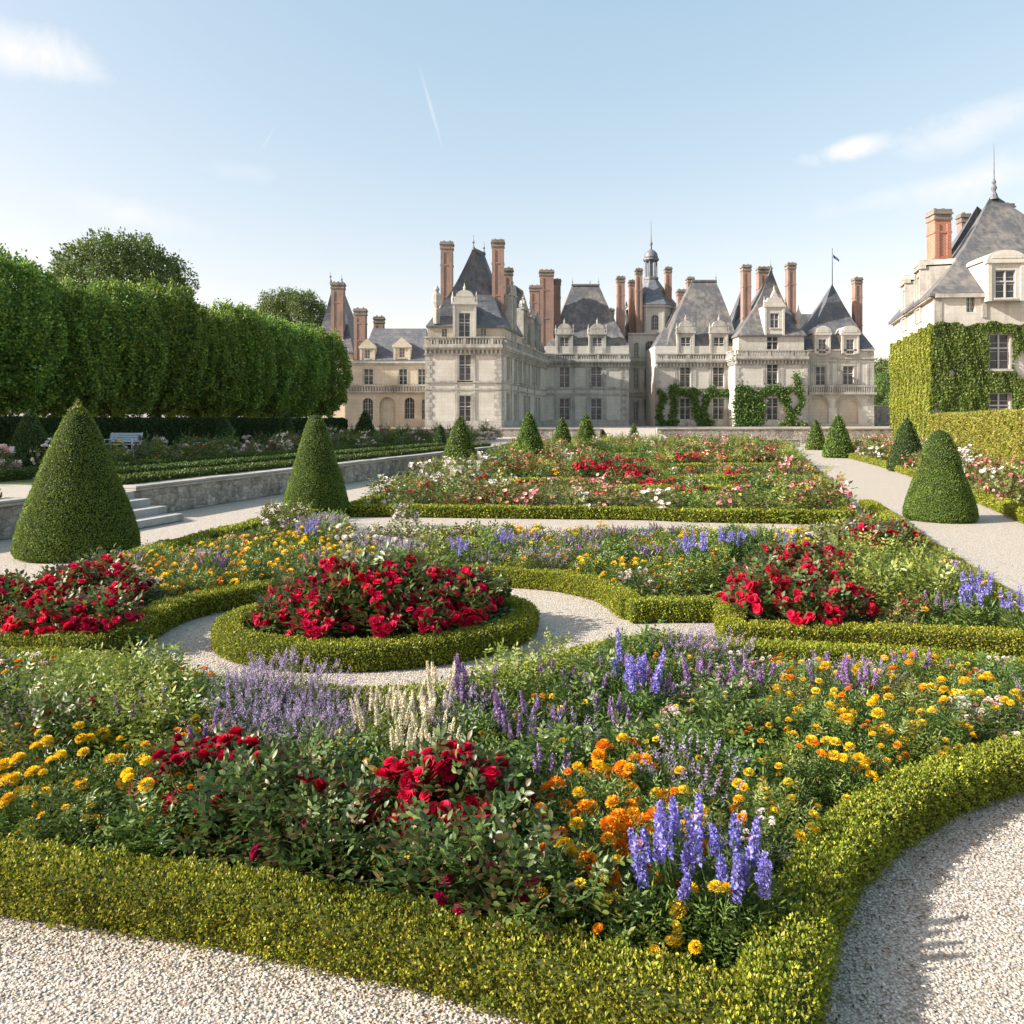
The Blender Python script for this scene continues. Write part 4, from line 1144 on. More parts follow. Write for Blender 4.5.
# ---- G: gabled pavilion
fg = Fac((XD(735, 98), 98), (XD(807.5, 98), 98))
wx = (767, 778)
opsG = [fg.op(*wx, 363, 384.5), fg.op(*wx, 398, 420)]
rg = ring((XD(735, 98), 98), (XD(807.5, 98), 98), (XD(807.5, 98), 110), (XD(735, 98), 110)); zg = ZD(357, 98)
block(ch, rg, CZ - SINK, zg + .05, {0: opsG}); Wn(fg, opsG)
g = Geo()
for o in opsG: surround(g, fg, o, .2)
for px in (763.5, 782): pilaster(g, fg, fg.u(px), .3, CZ + .8, zg - .8)
quoins(g, fg, 0, 1, CZ, zg - .9); quoins(g, fg, fg.L, -1, CZ, zg - .9)
fbox(g, fg, 0, fg.L, ZD(387.5, 98), ZD(385.6, 98), .07, .14); fbox(g, fg, 0, fg.L, CZ - SINK, CZ + .8, .07, .17)
for f in (rg[0], rg[1], rg[3]): cornice(g, f, zg, bal=.82, ext=.05, u1=3.5 if f is rg[1] else None)
build('stone_trim', g, M['trim'], ch)
fga = Fac((XD(738.5, 98.5), 98.5), (XD(804, 98.5), 98.5)); zga = ZD(335, 98.5)
opsGa = [fga.op(*wx, 335.8 if False else 336.5, 349.5)]
g = Geo(); facade(g, fga, zg, zga, opsGa)
for f in ring((XD(738.5, 98.5), 98.5), (XD(804, 98.5), 98.5), (XD(804, 98.5), 109), (XD(738.5, 98.5), 109))[1:]: facade(g, f, zg, zga)
build('attic_wall', g, M['wall'], ch); window(ch, fga, opsGa[0], 'cross', .25)
g = Geo(); hiproof(g, [(XD(738.5, 98.5), 98.5), (XD(804, 98.5), 98.5), (XD(804, 98.5), 109), (XD(738.5, 98.5), 109)], zga, (XD(770.8, 103), 103), (XD(771.6, 103.5), 103.5), ZD(269.5, 103), .13, .35)
build('roof', g, M['slate_old'], ch); finial(ch, XD(771.2, 103), 103.2, ZD(269.5, 103), 1.3, .09)
dormer(ch, fga, (fga.u(764) + fga.u(784)) / 2, fga.u(784) - fga.u(764), ZD(335, 98), ZD(305.5, 98), ZD(327.5, 98), ZD(313, 98), 1.05, 'gable', 4.5, pin=True, w_out=.2, pedh=1.9)
g = Geo(); g.lathe((XD(799, 99), 99.2, zga), [(.35, 0), (.35, 1.4), (.2, 1.5), (.45, 2.0), (.4, 2.6), (.1, 3.2), (.02, 3.8)], 8); build('pinnacle', g, M['trim'], ch)

# ---- P: right arcaded pavilion with the flag
fp = Fac((XD(807.5, 99.5), 99.5), (XD(874, 99.5), 99.5))
opsP = [fp.op(816, 825.5, 366.5, 385), fp.op(843, 853.5, 366, 384.5), fp.op(806.9 + 1.2, 829, 397.5, 424, True), fp.op(837, 858.5, 397, 424, True)]
rp = ring((XD(807.5, 99.5), 99.5), (XD(874, 99.5), 99.5), (XD(874, 99.5), 110), (XD(807.5, 99.5), 110)); zp = ZD(348.5, 99.5)
block(ch, rp, CZ - SINK, zp, {0: opsP}); Wn(fp, opsP[:2])
g = Geo(); fbox(g, fp, fp.u(808), fp.u(860), CZ - .3, ZD(396, 99.5), -.38, -.33); build('niche_wall', g, M['wall_warm'], ch)
g = Geo()
for o in opsP[:2]: surround(g, fp, o, .2)
fbox(g, fp, 0, fp.L, ZD(359, 99.5), ZD(357.6, 99.5), .05, .2); fbox(g, fp, 0, fp.L, zp - .3, zp - .12, .01, .3); fbox(g, fp, 0, fp.L, ZD(362.5, 99.5), ZD(361.6, 99.5), .05, .1)
for px in (811.5, 831, 838.5, 858.5, 868): pilaster(g, fp, fp.u(px), .3, ZD(385, 99.5), ZD(361, 99.5))
quoins(g, fp, fp.L, -1, CZ, zp - .5)
zb = ZD(392.5, 99.5); fbox(g, fp, 0, fp.L + .1, zb - .25, zb, .01, .55)
k = int(fp.L / .28)
for i in range(k): fbox(g, fp, i * .28 + .05, i * .28 + .19, zb, zb + .7, .38, .5)
fbox(g, fp, 0, fp.L + .1, zb + .7, zb + .86, .34, .54)
for o in opsP[2:]:
    cu, r = (o[0] + o[1]) / 2, (o[1] - o[0]) / 2; sp = o[3] - r
    A_ = np.linspace(0, math.pi, 15)
    for a, b in zip(A_[:-1], A_[1:]):
        q = [(cu + rr * math.cos(t), sp + rr * math.sin(t)) for rr, t in ((r, a), (r + .28, a), (r + .28, b), (r, b))]
        vs = [tuple(fp.P(u, v, .06)) for u, v in q] + [tuple(fp.P(u, v, .002)) for u, v in q]
        g.add(vs, [(0, 1, 2, 3), (4, 5, 1, 0), (5, 6, 2, 1), (6, 7, 3, 2), (7, 4, 0, 3)])
build('stone_trim', g, M['trim'], ch)
g = Geo(); hiproof(g, [(XD(807, 99.5), 99.5), (XD(873, 99.5), 99.5), (XD(873, 99.5), 110), (XD(807, 99.5), 110)], zp, (XD(831.8, 104.5), 104.5), (XD(832.8, 105), 105), ZD(284.5, 104.5), .07, .2)
build('roof', g, M['slate'], ch)
for a, b, w0, w1 in ((813.5, 829.5, 817.5, 825), (840.5, 858, 845, 852.5)):
    dormer(ch, fp, (fp.u(a) + fp.u(b)) / 2, fp.u(b) - fp.u(a), zp - .6, ZD(334, 99.5), ZD(354, 99.5), ZD(339.5, 99.5), fp.u(w1) - fp.u(w0), 'arc', 3, pin=False, w_out=.3, pedh=.9)
chimney(ch, XD(858.7, 103), 103.5, .95, 1.0, 10, ZD(278, 103.5))
g = Geo(); px_ = XD(832.3, 104.7); g.tube([(px_, 104.7, ZD(286, 104.7)), (px_, 104.7, ZD(248, 104.7))], [.07, .03], 6); fp_ = build('flagpole', g, M['iron'], ch)
g = Geo(); z1 = ZD(254, 104.7)
n = 6
for i in range(n):
    pass
vs = []; fs = []
for i in range(7):
    x = px_ + .12 + i * .13; y = 104.7 + .08 * math.sin(i * 1.1); vs += [(x, y, z1 - i * .13), (x, y, z1 - .45 - i * .1)]
fs = [(2 * i, 2 * i + 2, 2 * i + 3, 2 * i + 1) for i in range(6)]
g.add(vs, fs); build('flag', g, M['flag'], fp_)
# low links and rear roofs that close the skyline
g = Geo(); hiproof(g, [(XD(796, 106), 106), (XD(815, 106), 106), (XD(815, 106), 114), (XD(796, 106), 114)], ZD(352, 106), (XD(800, 109), 109), (XD(812, 109), 109), ZD(314, 109), .05, .3); build('roof', g, M['slate'], ch)

# ================================================================== ivy clad house
ih = empty('ivy_clad_house', (0, 0, 0))
tag(ih, 'stone house with a steep slate roof and orange brick chimney, its lower walls under ivy', 'house')
A = Vector((XD(934, 55), 55, 0)); Bf = A + CX * 16; Cb = A + AX * 16.5
fi = Fac((A.x, A.y), (Bf.x, Bf.y)); fi2 = Fac((Cb.x, Cb.y), (A.x, A.y))
# the front faces the garden almost square on
fi = Fac((A.x, A.y), (A.x + 16, A.y - 1.2))
ze = ZD(294, 55)
opsI = [fi.op(989, 1009.5, 334, 369), fi.op(989, 1009.5, 393, 424)]
og = fi.op(966.5, 975, 296.5, 312)
opsI.append(og)
g = Geo(); facade(g, fi, -.2, ze, opsI, .28); facade(g, fi2, -.2, ze, [], .28); facade(g, Fac((A.x + 16, A.y - 1.2), (Cb.x + 16, Cb.y - 1.2)), -.2, ze); facade(g, Fac((Cb.x + 16, Cb.y - 1.2), (Cb.x, Cb.y)), -.2, ze)
build('wall', g, M['wall'], ih)
for o in opsI[:2]: window(ih, fi, o, 'cross', .28, 'frame')
window(ih, fi, og, 'plain', .28, 'mullion')
g = Geo()
for o in opsI[:2]: surround(g, fi, o, .28, .10)
for f in (fi, fi2): fbox(g, f, 0, f.L, ze - .28, ze - .02, .01, .28)
pilaster(g, fi, .25, .5, 0, ze - .3, .05); pilaster(g, fi, fi.u(984), .3, ZD(318, 55), ze - .3, .08)
build('stone_trim', g, M['trim'], ih)
ap = (XD(990, 61.5), 61.5); zap = ZD(197, 61.5)
g = Geo(); hiproof(g, [(A.x, A.y), (A.x + 16, A.y - 1.2), (Cb.x + 9, Cb.y - 6), (A.x + AX.x * 9.5, A.y + AX.y * 9.5)], ze, ap, (ap[0] + .8, ap[1] + .2), zap, .10, .45)
build('roof', g, M['slate_old'], ih)
g = Geo(); s0 = A + AX * 8
hiproof(g, [(s0.x, s0.y), (s0.x + 12, s0.y - 1), (Cb.x + 12, Cb.y - 1), (Cb.x, Cb.y)], ze, (s0.x + 6, s0.y + 1.5), (Cb.x + 6.0, Cb.y - 4), ZD(212, 66), .06, .4)
build('roof', g, M['slate'], ih)
g = Geo()
g.lathe((ap[0] + .3, ap[1], zap - .2), [(.35, 0), (.22, .4), (.12, .6), (.22, .9), (.1, 1.15), (.16, 1.35), (.05, 1.6), (.035, 2.9), (.012, ZD(143, 61.5) - zap + .2)], 8)
build('finial', g, M['lead'], ih)
chimney(ih, XD(941, 60.5), 60.8, 1.25, 1.15, 12, ZD(210, 60.5), 'brick_orange', .8)
chimney(ih, XD(1004, 66), 66, 1.0, 1.0, 16, ZD(205, 66)); chimney(ih, XD(963.5, 69), 69, .75, .75, 16, ZD(214.5, 69))
dormer(ih, fi, (fi.u(982) + fi.u(1020)) / 2, 2.35, ZD(303, 55), ZD(263.5, 55), ZD(300, 55), ZD(272.5, 55), 1.3, 'arc', 4.5, pin=False, w_out=.6, pedh=.62)
dormer(ih, fi2, fi2.L - 5.0, 2.0, ze - 1.4, ze + 2.6, ze - .3, ze + 2.0, 1.0, 'arc', 3.5, pin=False, w_out=.06, pedh=.55, m='trim')
dormer(ih, fi2, fi2.L - 10.8, 2.0, ze - 1.4, ze + 2.5, ze - .3, ze + 1.9, 1.0, 'arc', 3.5, pin=False, w_out=.06, pedh=.55, m='trim')

# ---- ivy
def ivy_on(name, label, f, u0, u1, v0, v1, n, leaf, cols, holes=(), thick=.25, cat='ivy', bare=()):
    u = u0 + rng.random(n) * (u1 - u0); v = v0 + rng.random(n) * (v1 - v0)
    keep = np.ones(n, bool)
    edge = .25 * np.sin(u * 2.1) + .15 * np.sin(u * 5.3)
    keep &= v < v1 - .15 + edge * .5
    for (a, b, c, d) in holes: keep &= ~((u > a - .12) & (u < b + .12) & (v > c - .15) & (v < d + .1))
    for (cu, cv, ru, rv) in bare: keep &= (((u - cu) / ru) ** 2 + ((v - cv) / rv) ** 2 + .25 * np.sin(u * 6 + v * 4)) > 1
    u, v = u[keep], v[keep]; n = len(u)
    lum = lumps(u * 1.0, v * .35, 0 * u, .8)
    w = .06 + thick * (.5 + .5 * lum) * rng.random(n) + rng.random(n) * .05
    d, nn = np.array(f.d), np.array(f.n)
    P = np.array(f.A)[None] + u[:, None] * d + w[:, None] * nn + np.stack([0 * v, 0 * v, v], 1)
    org = P.mean(0); org[2] = 0
    axd = np.array([0, 0, -1.0]) + rvec(n) * .55 + nn * .35
    ng = NG(); c = vary(cols, n, .3) * (1 + .2 * lum)[:, None]
    ng.scatter(LEAF_V, LEAF_T, NONE, P - org, axd, nn + rvec(n) * .45, leaf * (.7 + .6 * rng.random(n)), c, leaf * .8)
    me = ng.mesh(name, M['ivy_leaf']); o = link(bpy.data.objects.new(name, me)); o.location = org
    tag(o, label, cat)
IVY_SUNLIT = [(.17, .22, .025), (.22, .26, .03), (.12, .17, .02), (.28, .27, .05)]  # sunlight on the flank is put into these yellow greens
IVY_SHADED = [(.085, .135, .022), (.06, .105, .018), (.115, .16, .028), (.15, .18, .04)]  # same ivy darkened, the front's shade put into the colour
zi = ZD(321, 55)
ivy_on('ivy', 'bright yellow green ivy curtain on the sunlit flank of the house', fi2, .1, fi2.L + .22, .6, zi, 70000, .155, IVY_SUNLIT, thick=.28)
ivy_on('ivy', 'dark green ivy over the shaded front of the house, around two windows', fi, -.25, 16, 0, zi, 85000, .155, IVY_SHADED, [o[:4] for o in opsI[:2]], thick=.3,
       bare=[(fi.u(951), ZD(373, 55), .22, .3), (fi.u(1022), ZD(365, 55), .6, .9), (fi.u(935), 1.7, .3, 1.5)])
# espaliered vines on the chateau facade
def vine(label, f, px_pts, n, rad=.5, leaf=.28):
    root_px = px_pts[0][0]
    Q = []
    for seg in px_pts:
        pts = [(f.u(x), f.z(x, y)) for x, y in seg]
        Q.append(np.array(pts))
    P = []; tot = sum(np.linalg.norm(np.diff(q, axis=0), axis=1).sum() for q in Q)
    for q in Q:
        L = np.linalg.norm(np.diff(q, axis=0), axis=1); k = int(n * L.sum() / tot); cum = np.concatenate([[0], np.cumsum(L)])
        s = rng.random(k) * L.sum(); i = np.clip(np.searchsorted(cum, s) - 1, 0, len(L) - 1)
        p = q[i] + (q[i + 1] - q[i]) * ((s - cum[i]) / L[i])[:, None]
        cl = .55 + .55 * np.sin(s * 3.3 + len(P)) ** 2
        p = p + rng.normal(size=(k, 2)) * rad * .55 * cl[:, None]
        P.append(p)
    uv = np.vstack(P); uv[:, 1] = np.maximum(uv[:, 1], CZ + .03); n = len(uv); w = .10 + rng.random(n) * .4
    org = np.array(f.P(Q[0][0][0], 0, .2)); org[2] = CZ
    X = np.array(f.A)[None] + uv[:, :1] * np.array(f.d) + w[:, None] * np.array(f.n) + np.stack([0 * w, 0 * w, uv[:, 1]], 1) - org
    root = empty('climbing_vine', tuple(org))
    ng = NG(); ng.scatter(LEAF_V, LEAF_T, NONE, X, np.array([0, 0, -.5]) + rvec(n), np.array(f.n) + rvec(n) * .6, leaf * (.7 + .6 * rng.random(n)), vary([(.09, .17, .035), (.13, .22, .045), (.065, .13, .03)], n, .3), leaf * .8)
    nobj('foliage', ng, M['ivy_leaf'], root)
    g = Geo()
    for q in Q:
        g.tube([tuple(Vector(f.P(a, max(b, CZ), .12)) - Vector(org)) for a, b in q], [.07 - .04 * i / len(q) for i in range(len(q))], 5)
    build('stem', g, M['bark'], root)
    tag(root, label, 'climbing plant')
vine('twisted vine beside the forecourt gap, arching over the first ground floor window', fn, [[(662, 426), (658, 412), (664, 398), (659, 392)], [(670, 426), (674, 408), (672, 388), (676, 386)], [(672, 392), (690, 393), (700, 392)], [(664, 424), (676, 421)]], 3000, .42)
vine('vine between the two middle ground floor windows, looped at its foot', fn, [[(700, 426), (695, 410), (694, 395), (692, 388)], [(706, 424), (703, 410), (708, 392), (712, 387)], [(700, 424), (712, 422)], [(708, 394), (730, 393)]], 3000, .42)
vine('dense bushy vine covering the wall at the pavilion corner', fg, [[(738, 427), (737, 405), (740, 386)], [(745, 426), (744, 405), (746, 387)], [(751, 425), (752, 405), (749, 392)], [(757, 424), (760, 405), (756, 397), (765, 391), (778, 388)]], 4600, .6)
vine('airy vine climbing highest, under the last pavilion window', fg, [[(787, 427), (788, 405), (784, 392), (790, 388)], [(790, 420), (802, 402), (797, 385), (795, 374)], [(784, 392), (774, 389)], [(780, 424), (797, 425), (806, 425)], [(785, 404), (779, 394)]], 2300, .38)
for r_, lc in ((ch, (12, 100, CZ)), (ih, (32, 58, 0))):      # put the Empties at their buildings' feet
    r_.location = lc
    for c_ in r_.children: c_.location = (-lc[0], -lc[1], -lc[2])

# ================================================================== trees
def crown_mesh(name, ra, rb, hz, n, leaf, cols, power=2.6, lump=.12, inner=.25, upness=.9, seed_off=0.0, topcols=None):
    """leaf shell of a clipped or natural crown; z from 0 to 2*hz"""
    d = rvec(n)
    k = (np.abs(d[:, 0]) ** power + np.abs(d[:, 1]) ** power + np.abs(d[:, 2]) ** power) ** (-1 / power)
    lu = lumps(d[:, 0] * 1.7 + seed_off, d[:, 1] * 1.7, d[:, 2] * 1.1, .55)
    lu2 = lumps(d[:, 0] * 4 + seed_off * 2, d[:, 1] * 4, d[:, 2] * 2.4, .8)
    r = k * (1 + lump * lu + lump * .5 * lu2)
    t = np.where(rng.random(n) < inner, .45 + .5 * rng.random(n), 1 - .10 * rng.random(n) ** 1.5 - .06 * (lu2 < -.1))
    P = d * (r * t)[:, None] * np.array([ra, rb, hz])
    # shoots stick out of the top
    s = (d[:, 2] > .25) & (rng.random(n) < .25)
    P[s, 2] += rng.random(s.sum()) ** 2 * .15 * hz
    P[:, 2] += hz
    c = vary(cols, n, .3) * (1 + .12 * lu)[:, None]
    ng = NG()
    ng.scatter(LEAF_V, LEAF_T, NONE, P, d * .6 + rvec(n) * .9 + np.array([0, 0, upness * .4]), rvec(n) + d * .8 + np.array([0, 0, .5]), leaf * (.65 + .7 * rng.random(n)), c, leaf * .62)
    return ng.mesh(name, M['tree_leaf'])
def trunk_mesh(h0, h1, r, spread):
    g = Geo()
    g.tube([(0, 0, -.1), (.03, .02, .4), (.05, 0, h0), (.02, .05, h0 + (h1 - h0) * .5), (0, 0, h1)], [r * 1.5, r * 1.05, r * .9, r * .6, r * .15], 9)
    for k in range(7):
        a = k * 2.4; z = h0 * (.85 + .05 * k)
        g.tube([(0, 0, z), (math.cos(a) * spread * .4, math.sin(a) * spread * .4, z + spread * .45), (math.cos(a) * spread * .9, math.sin(a) * spread * .9, z + spread * 1.3)], [r * .45, r * .28, r * .06], 5)
    me = bpy.data.meshes.new('trunk'); me.from_pydata(g.v, [], g.f); me.materials.append(M['bark']); me.update()
    return me
LIME = [(.12, .22, .05), (.085, .165, .04), (.18, .29, .05), (.30, .37, .06)]
limes = [crown_mesh('crown', 2.3, 2.3, 3.3, 42000, .15, LIME, 2.3, .12, .2, 1.2, i * 3.1) for i in range(3)]
ltr = trunk_mesh(1.9, 6.5, .16, 1.6)
ordn = ['first', 'second', 'third', 'fourth', 'fifth', 'sixth', 'seventh', 'eighth', 'ninth', 'tenth', 'eleventh', 'twelfth', 'thirteenth', 'fourteenth', 'fifteenth', 'sixteenth', 'seventeenth', 'eighteenth', 'nineteenth', 'twentieth']
def place_tree(name, x, y, z, crown, trunk, zc_, label, cat, group, s=1.0, rz=0.0, sz=1.0):
    root = empty(name, (x, y, z), rz); root.scale = (s, s, s * sz)
    a = link(bpy.data.objects.new('trunk', trunk), root); b = link(bpy.data.objects.new('crown', crown), root); b.location = (0, 0, zc_)
    tag(root, label, cat, group); return root
row0 = Vector((-20.8, 33, 0))
k = 0
for i, t in enumerate(np.arange(-19, 27.5, 3.1)):
    p = row0 + AX * float(t)
    place_tree('lime_tree', p.x, p.y, TZ, limes[i % 3], ltr, 1.78, ordn[14 - i] + ' clipped lime tree of the front row, counted from the chateau end', 'tree', 'clipped lime trees in the row', 1 + .03 * math.sin(i * 2.3), i * 1.7, [.93, .99, .95, 1.0, .97][i % 5] - .012 * max(0, i - 8) - .06 * (i < 9))
for i, t in enumerate(np.arange(-6, 27.5, 4.2)):  # added back row, darkens the gaps; kept low so front tops catch sun
    p = row0 + AX * float(t) - CX * 4.4
    place_tree('lime_tree', p.x, p.y, TZ, limes[(i + 1) % 3], ltr, 2.2, ordn[7 - i] + ' lime tree of the added row behind, darkening the gaps, counted from the chateau end', 'tree', 'added lime trees in the back row', .84, i * 2.1)
OAK = [(.12, .18, .05), (.09, .15, .04), (.16, .22, .06), (.08, .13, .035)]
big = crown_mesh('crown', 1, 1, .8, 34000, .05, OAK, 2.0, .20, .3, .3, 4.0)
btr = trunk_mesh(.9, 1.9, .07, .7)
for px, D, top, R, lab in ((122, 80, 240, 6.1, 'large rounded park tree rising behind the lime row'), (292, 118, 293, 5.6, 'park tree showing between the lime row and the tower roof'),
                          (884, 150, 362, 6.5, 'bushy tree beyond the boundary wall beside the ivy house'), (896, 140, 372, 5.0, 'lower tree close behind the boundary wall, touching the ivy house'),
                          (868, 160, 380, 5.0, 'small tree hidden behind the arcaded pavilion edge')):
    z1 = ZD(top, D)
    place_tree('park_tree', XD(px, D), D, z1 - R * (1.6 + 1.1), big, btr, 1.1, lab, 'tree', None, R, px * .1)
for i, (x, y) in enumerate(((-42, 60), (-52, 70), (-47, 48), (-60, 85), (62, 105), (75, 120), (60, 90))):
    place_tree('park_tree', x, y, -1, big, btr, 1.1, ['park tree in the wood beyond the lime rows', 'park tree beyond the boundary of the ivy clad house'][i > 3], 'tree', ['wood beyond the lime rows', 'trees beyond the ivy house'][i > 3], 4.2, i * 1.0)

# ================================================================== plant kit
GREEN = [(.08, .145, .03), (.06, .115, .024), (.11, .18, .035), (.15, .21, .04)]
ROSEG = [(.06, .11, .028), (.045, .085, .022), (.085, .145, .035), (.12, .175, .045), (.12, .085, .035)]
GREYG = [(.12, .15, .07), (.10, .13, .06), (.15, .17, .09)]
LIMEG = [(.17, .24, .04), (.23, .29, .05), (.12, .19, .03), (.27, .30, .06)]
OLIVE = [(.13, .17, .045), (.19, .20, .05), (.10, .14, .035), (.22, .18, .06)]
RED = [(.58, .005, .045), (.44, .004, .035), (.68, .010, .065)]
CRIM = [(.44, .008, .035), (.34, .006, .025), (.55, .02, .06)]
PINK = [(.70, .28, .30), (.62, .18, .22), (.78, .45, .42)]
MAG = [(.52, .02, .12), (.40, .015, .09)]
WHITE = [(.78, .72, .66), (.74, .66, .60), (.80, .76, .72)]
PEACH = [(.75, .42, .28), (.72, .50, .38), (.66, .30, .18)]
YEL = [(.88, .58, .02), (.86, .50, .015), (.90, .66, .05)]
ORG = [(.86, .34, .01), (.84, .27, .01), (.88, .42, .015)]
BLUE = [(.22, .22, .60), (.28, .25, .64), (.36, .34, .70), (.19, .16, .5)]
LAV = [(.36, .29, .46), (.44, .37, .52), (.29, .22, .38)]
PURP = [(.33, .20, .42), (.27, .15, .36), (.42, .29, .50)]
CREAM = [(.72, .66, .48), (.66, .60, .42), (.76, .72, .58)]

def dome_dirs(n, flat=.15):
    d = rvec(n); d[:, 2] = np.abs(d[:, 2]) * (1 - flat) + flat * rng.random(n)
    return unit(d)
def leaves(ng, R, H, n, leaf, asp, cols, big=False, shell=.45, z0=.05, spray=0, droop=0.0, lump=.18):
    """leafy dome"""
    if spray:
        m = max(1, n // spray)
        d = dome_dirs(m); r = rng.random(m) ** shell * (1 + lump * lumps(d[:, 0] * 2, d[:, 1] * 2, d[:, 2] * 2, .7))
        P0 = d * r[:, None] * np.array([R, R, H - z0]) + np.array([0, 0, z0])
        ax0 = unit(d * .8 + rvec(m) * .7 + np.array([0, 0, .25 - droop]))
        sd = unit(np.cross(ax0, rvec(m) * .3 + np.array([0, 0, 1])))
        for k in range(spray):
            side = 0 if k == spray - 1 else (1 if k % 2 else -1)
            t = (k // 2 + 1) / (spray // 2 + 1) * leaf * 2.0
            P = P0 + ax0 * t
            a = unit(ax0 * (1.0 if side == 0 else .55) + sd * side)
            nn = np.cross(sd, ax0); nn[nn[:, 2] < 0] *= -1
            ng.scatter(BIG_V if big else LEAF_V, BIG_T if big else LEAF_T, BIG_Q if big else NONE, P, a, nn + rvec(m) * .35, leaf * (.75 + .5 * rng.random(m)), vary(cols, m, .3), leaf * asp)
    else:
        d = dome_dirs(n); r = rng.random(n) ** shell * (1 + lump * lumps(d[:, 0] * 2, d[:, 1] * 2, d[:, 2] * 2, .7))
        P = d * r[:, None] * np.array([R, R, H - z0]) + np.array([0, 0, z0])
        ng.scatter(BIG_V if big else LEAF_V, BIG_T if big else LEAF_T, BIG_Q if big else NONE, P, d * .7 + rvec(n) * .8 + np.array([0, 0, .35 - droop]), rvec(n) * .8 + d * .3 + np.array([0, 0, .8]), leaf * (.7 + .6 * rng.random(n)), vary(cols, n, .3), leaf * asp)
def stems(ng, A, B, r, col, bend=0.0):
    """thin three sided stems from A to B"""
    A = np.asarray(A, float); B = np.asarray(B, float); n = len(A)
    d = unit(B - A); u = unit(np.cross(d, rvec(n))); w = np.cross(d, u)
    vs = []
    for q, rr in ((A, r), (B, r * .7)):
        for k in range(3):
            a = 2.094 * k; vs.append(q + (u * math.cos(a) + w * math.sin(a)) * rr)
    V = np.stack(vs, 1).reshape(-1, 3)
    b = (np.arange(n) * 6)[:, None]
    Q = np.concatenate([b + np.array([[k, (k + 1) % 3, 3 + (k + 1) % 3, 3 + k]]) for k in range(3)], 0)
    ng.add(V, np.repeat(vary(col, n, .2), 6, 0), None, Q)
PET_V = [(-.18, 0, 0), (.18, 0, 0), (.52, .55, .10), (.34, .95, -.02), (0, 1.04, -.08), (-.34, .95, -.02), (-.52, .55, .10)]
PET_T = [(2, 3, 4), (2, 4, 6), (4, 5, 6)]
PET_Q = [(0, 1, 2, 6)]
def roses(ng, C, D, rad, cols, lod):
    """layered rose blooms at C facing D"""
    n = len(C); D = unit(D)
    u = unit(np.cross(D, rvec(n))); w = np.cross(D, u)
    base = vary(cols, n, .3)
    rings = [(6, 1.0, 18, -.30, .7), (6, .92, 42, -.22, .85), (5, .80, 62, -.12, 1.0), (4, .62, 78, 0, 1.1), (3, .42, 88, .1, 1.2)] if lod == 0 else [(5, 1.0, 22, -.2, .8), (4, .85, 55, -.1, 1.0), (3, .6, 80, 0, 1.15)] if lod == 1 else [(4, 1.0, 40, 0, 1.0)]
    for ri, (m, s, el, off, br) in enumerate(rings):
        for k in range(m):
            a = 2 * math.pi * (k + .37 * ri) / m + rng.normal(size=n) * .12
            rad_d = u * np.cos(a)[:, None] + w * np.sin(a)[:, None]
            e = R_(el) + rng.normal(size=n) * .12
            ax = rad_d * np.cos(e)[:, None] + D * np.sin(e)[:, None]
            nn = D * np.cos(e)[:, None] - rad_d * np.sin(e)[:, None]
            P = C + rad_d * (.12 * rad)[:, None] + D * (off * rad)[:, None]
            ng.scatter(PET_V, PET_T, PET_Q, P, ax, nn, rad * s, np.clip(base * br, 0, .9), rad * s * (1.25 if lod == 0 else 1.5))
def poms(ng, C, D, rad, cols, lod, flat=.62):
    """marigold pompoms"""
    n = len(C); D = unit(D); m = 84 if lod == 0 else 20 if lod == 1 else 7
    u = unit(np.cross(D, rvec(n))); w = np.cross(D, u); base = vary(cols, n, .15)
    for k in range(m):
        t = (k + .5) / m; z = 1 - 1.15 * t; r = math.sqrt(max(0, 1 - z * z)); a = k * 2.39996
        dl = u * (r * math.cos(a)) + w * (r * math.sin(a)) + D * (z * flat)
        P = C + dl * (rad * .62)[:, None]
        out = unit(u * math.cos(a) + w * math.sin(a)) * (r + .15)
        ax = out * (.9 if z < .8 else .35) + D * (.15 + z * .8) + rvec(n) * .25
        ng.scatter(LEAF_V, LEAF_T, NONE, P, ax, D + dl * .5 + rvec(n) * .2, rad * (.5 if lod == 0 else .75 if lod == 1 else 1.1), base * (.78 + .35 * rng.random((n, 1))), rad * (.48 if lod == 0 else .75 if lod == 1 else 1.1))
def spikes(ng, A, D, L, rad, fs, cols, m, petals=3):
    """flower spikes: florets spiralling round an axis"""
    n = len(A); D = unit(D); u = unit(np.cross(D, rvec(n))); w = np.cross(D, u)
    for k in range(m):
        t = (k + rng.random(n)) / m; a = k * 2.39996 + rng.random(n) * .5
        pr = rad * (1 - .75 * t ** 1.6) * (.55 + .45 * np.minimum(1, t * 8))
        o = u * np.cos(a)[:, None] + w * np.sin(a)[:, None]
        P = A + D * (L * t)[:, None] + o * (pr * .55)[:, None]
        c = vary(cols, n, .25)
        for q in range(petals):
            tw = rvec(n)
            ax = o * .6 + tw * .9 + D * .25
            ng.scatter(LEAF_V, LEAF_T, NONE, P, ax, o + tw * .2, fs * (.7 + .6 * rng.random(n)) * (1 - .35 * t), c, fs * .8 * (1 - .35 * t))

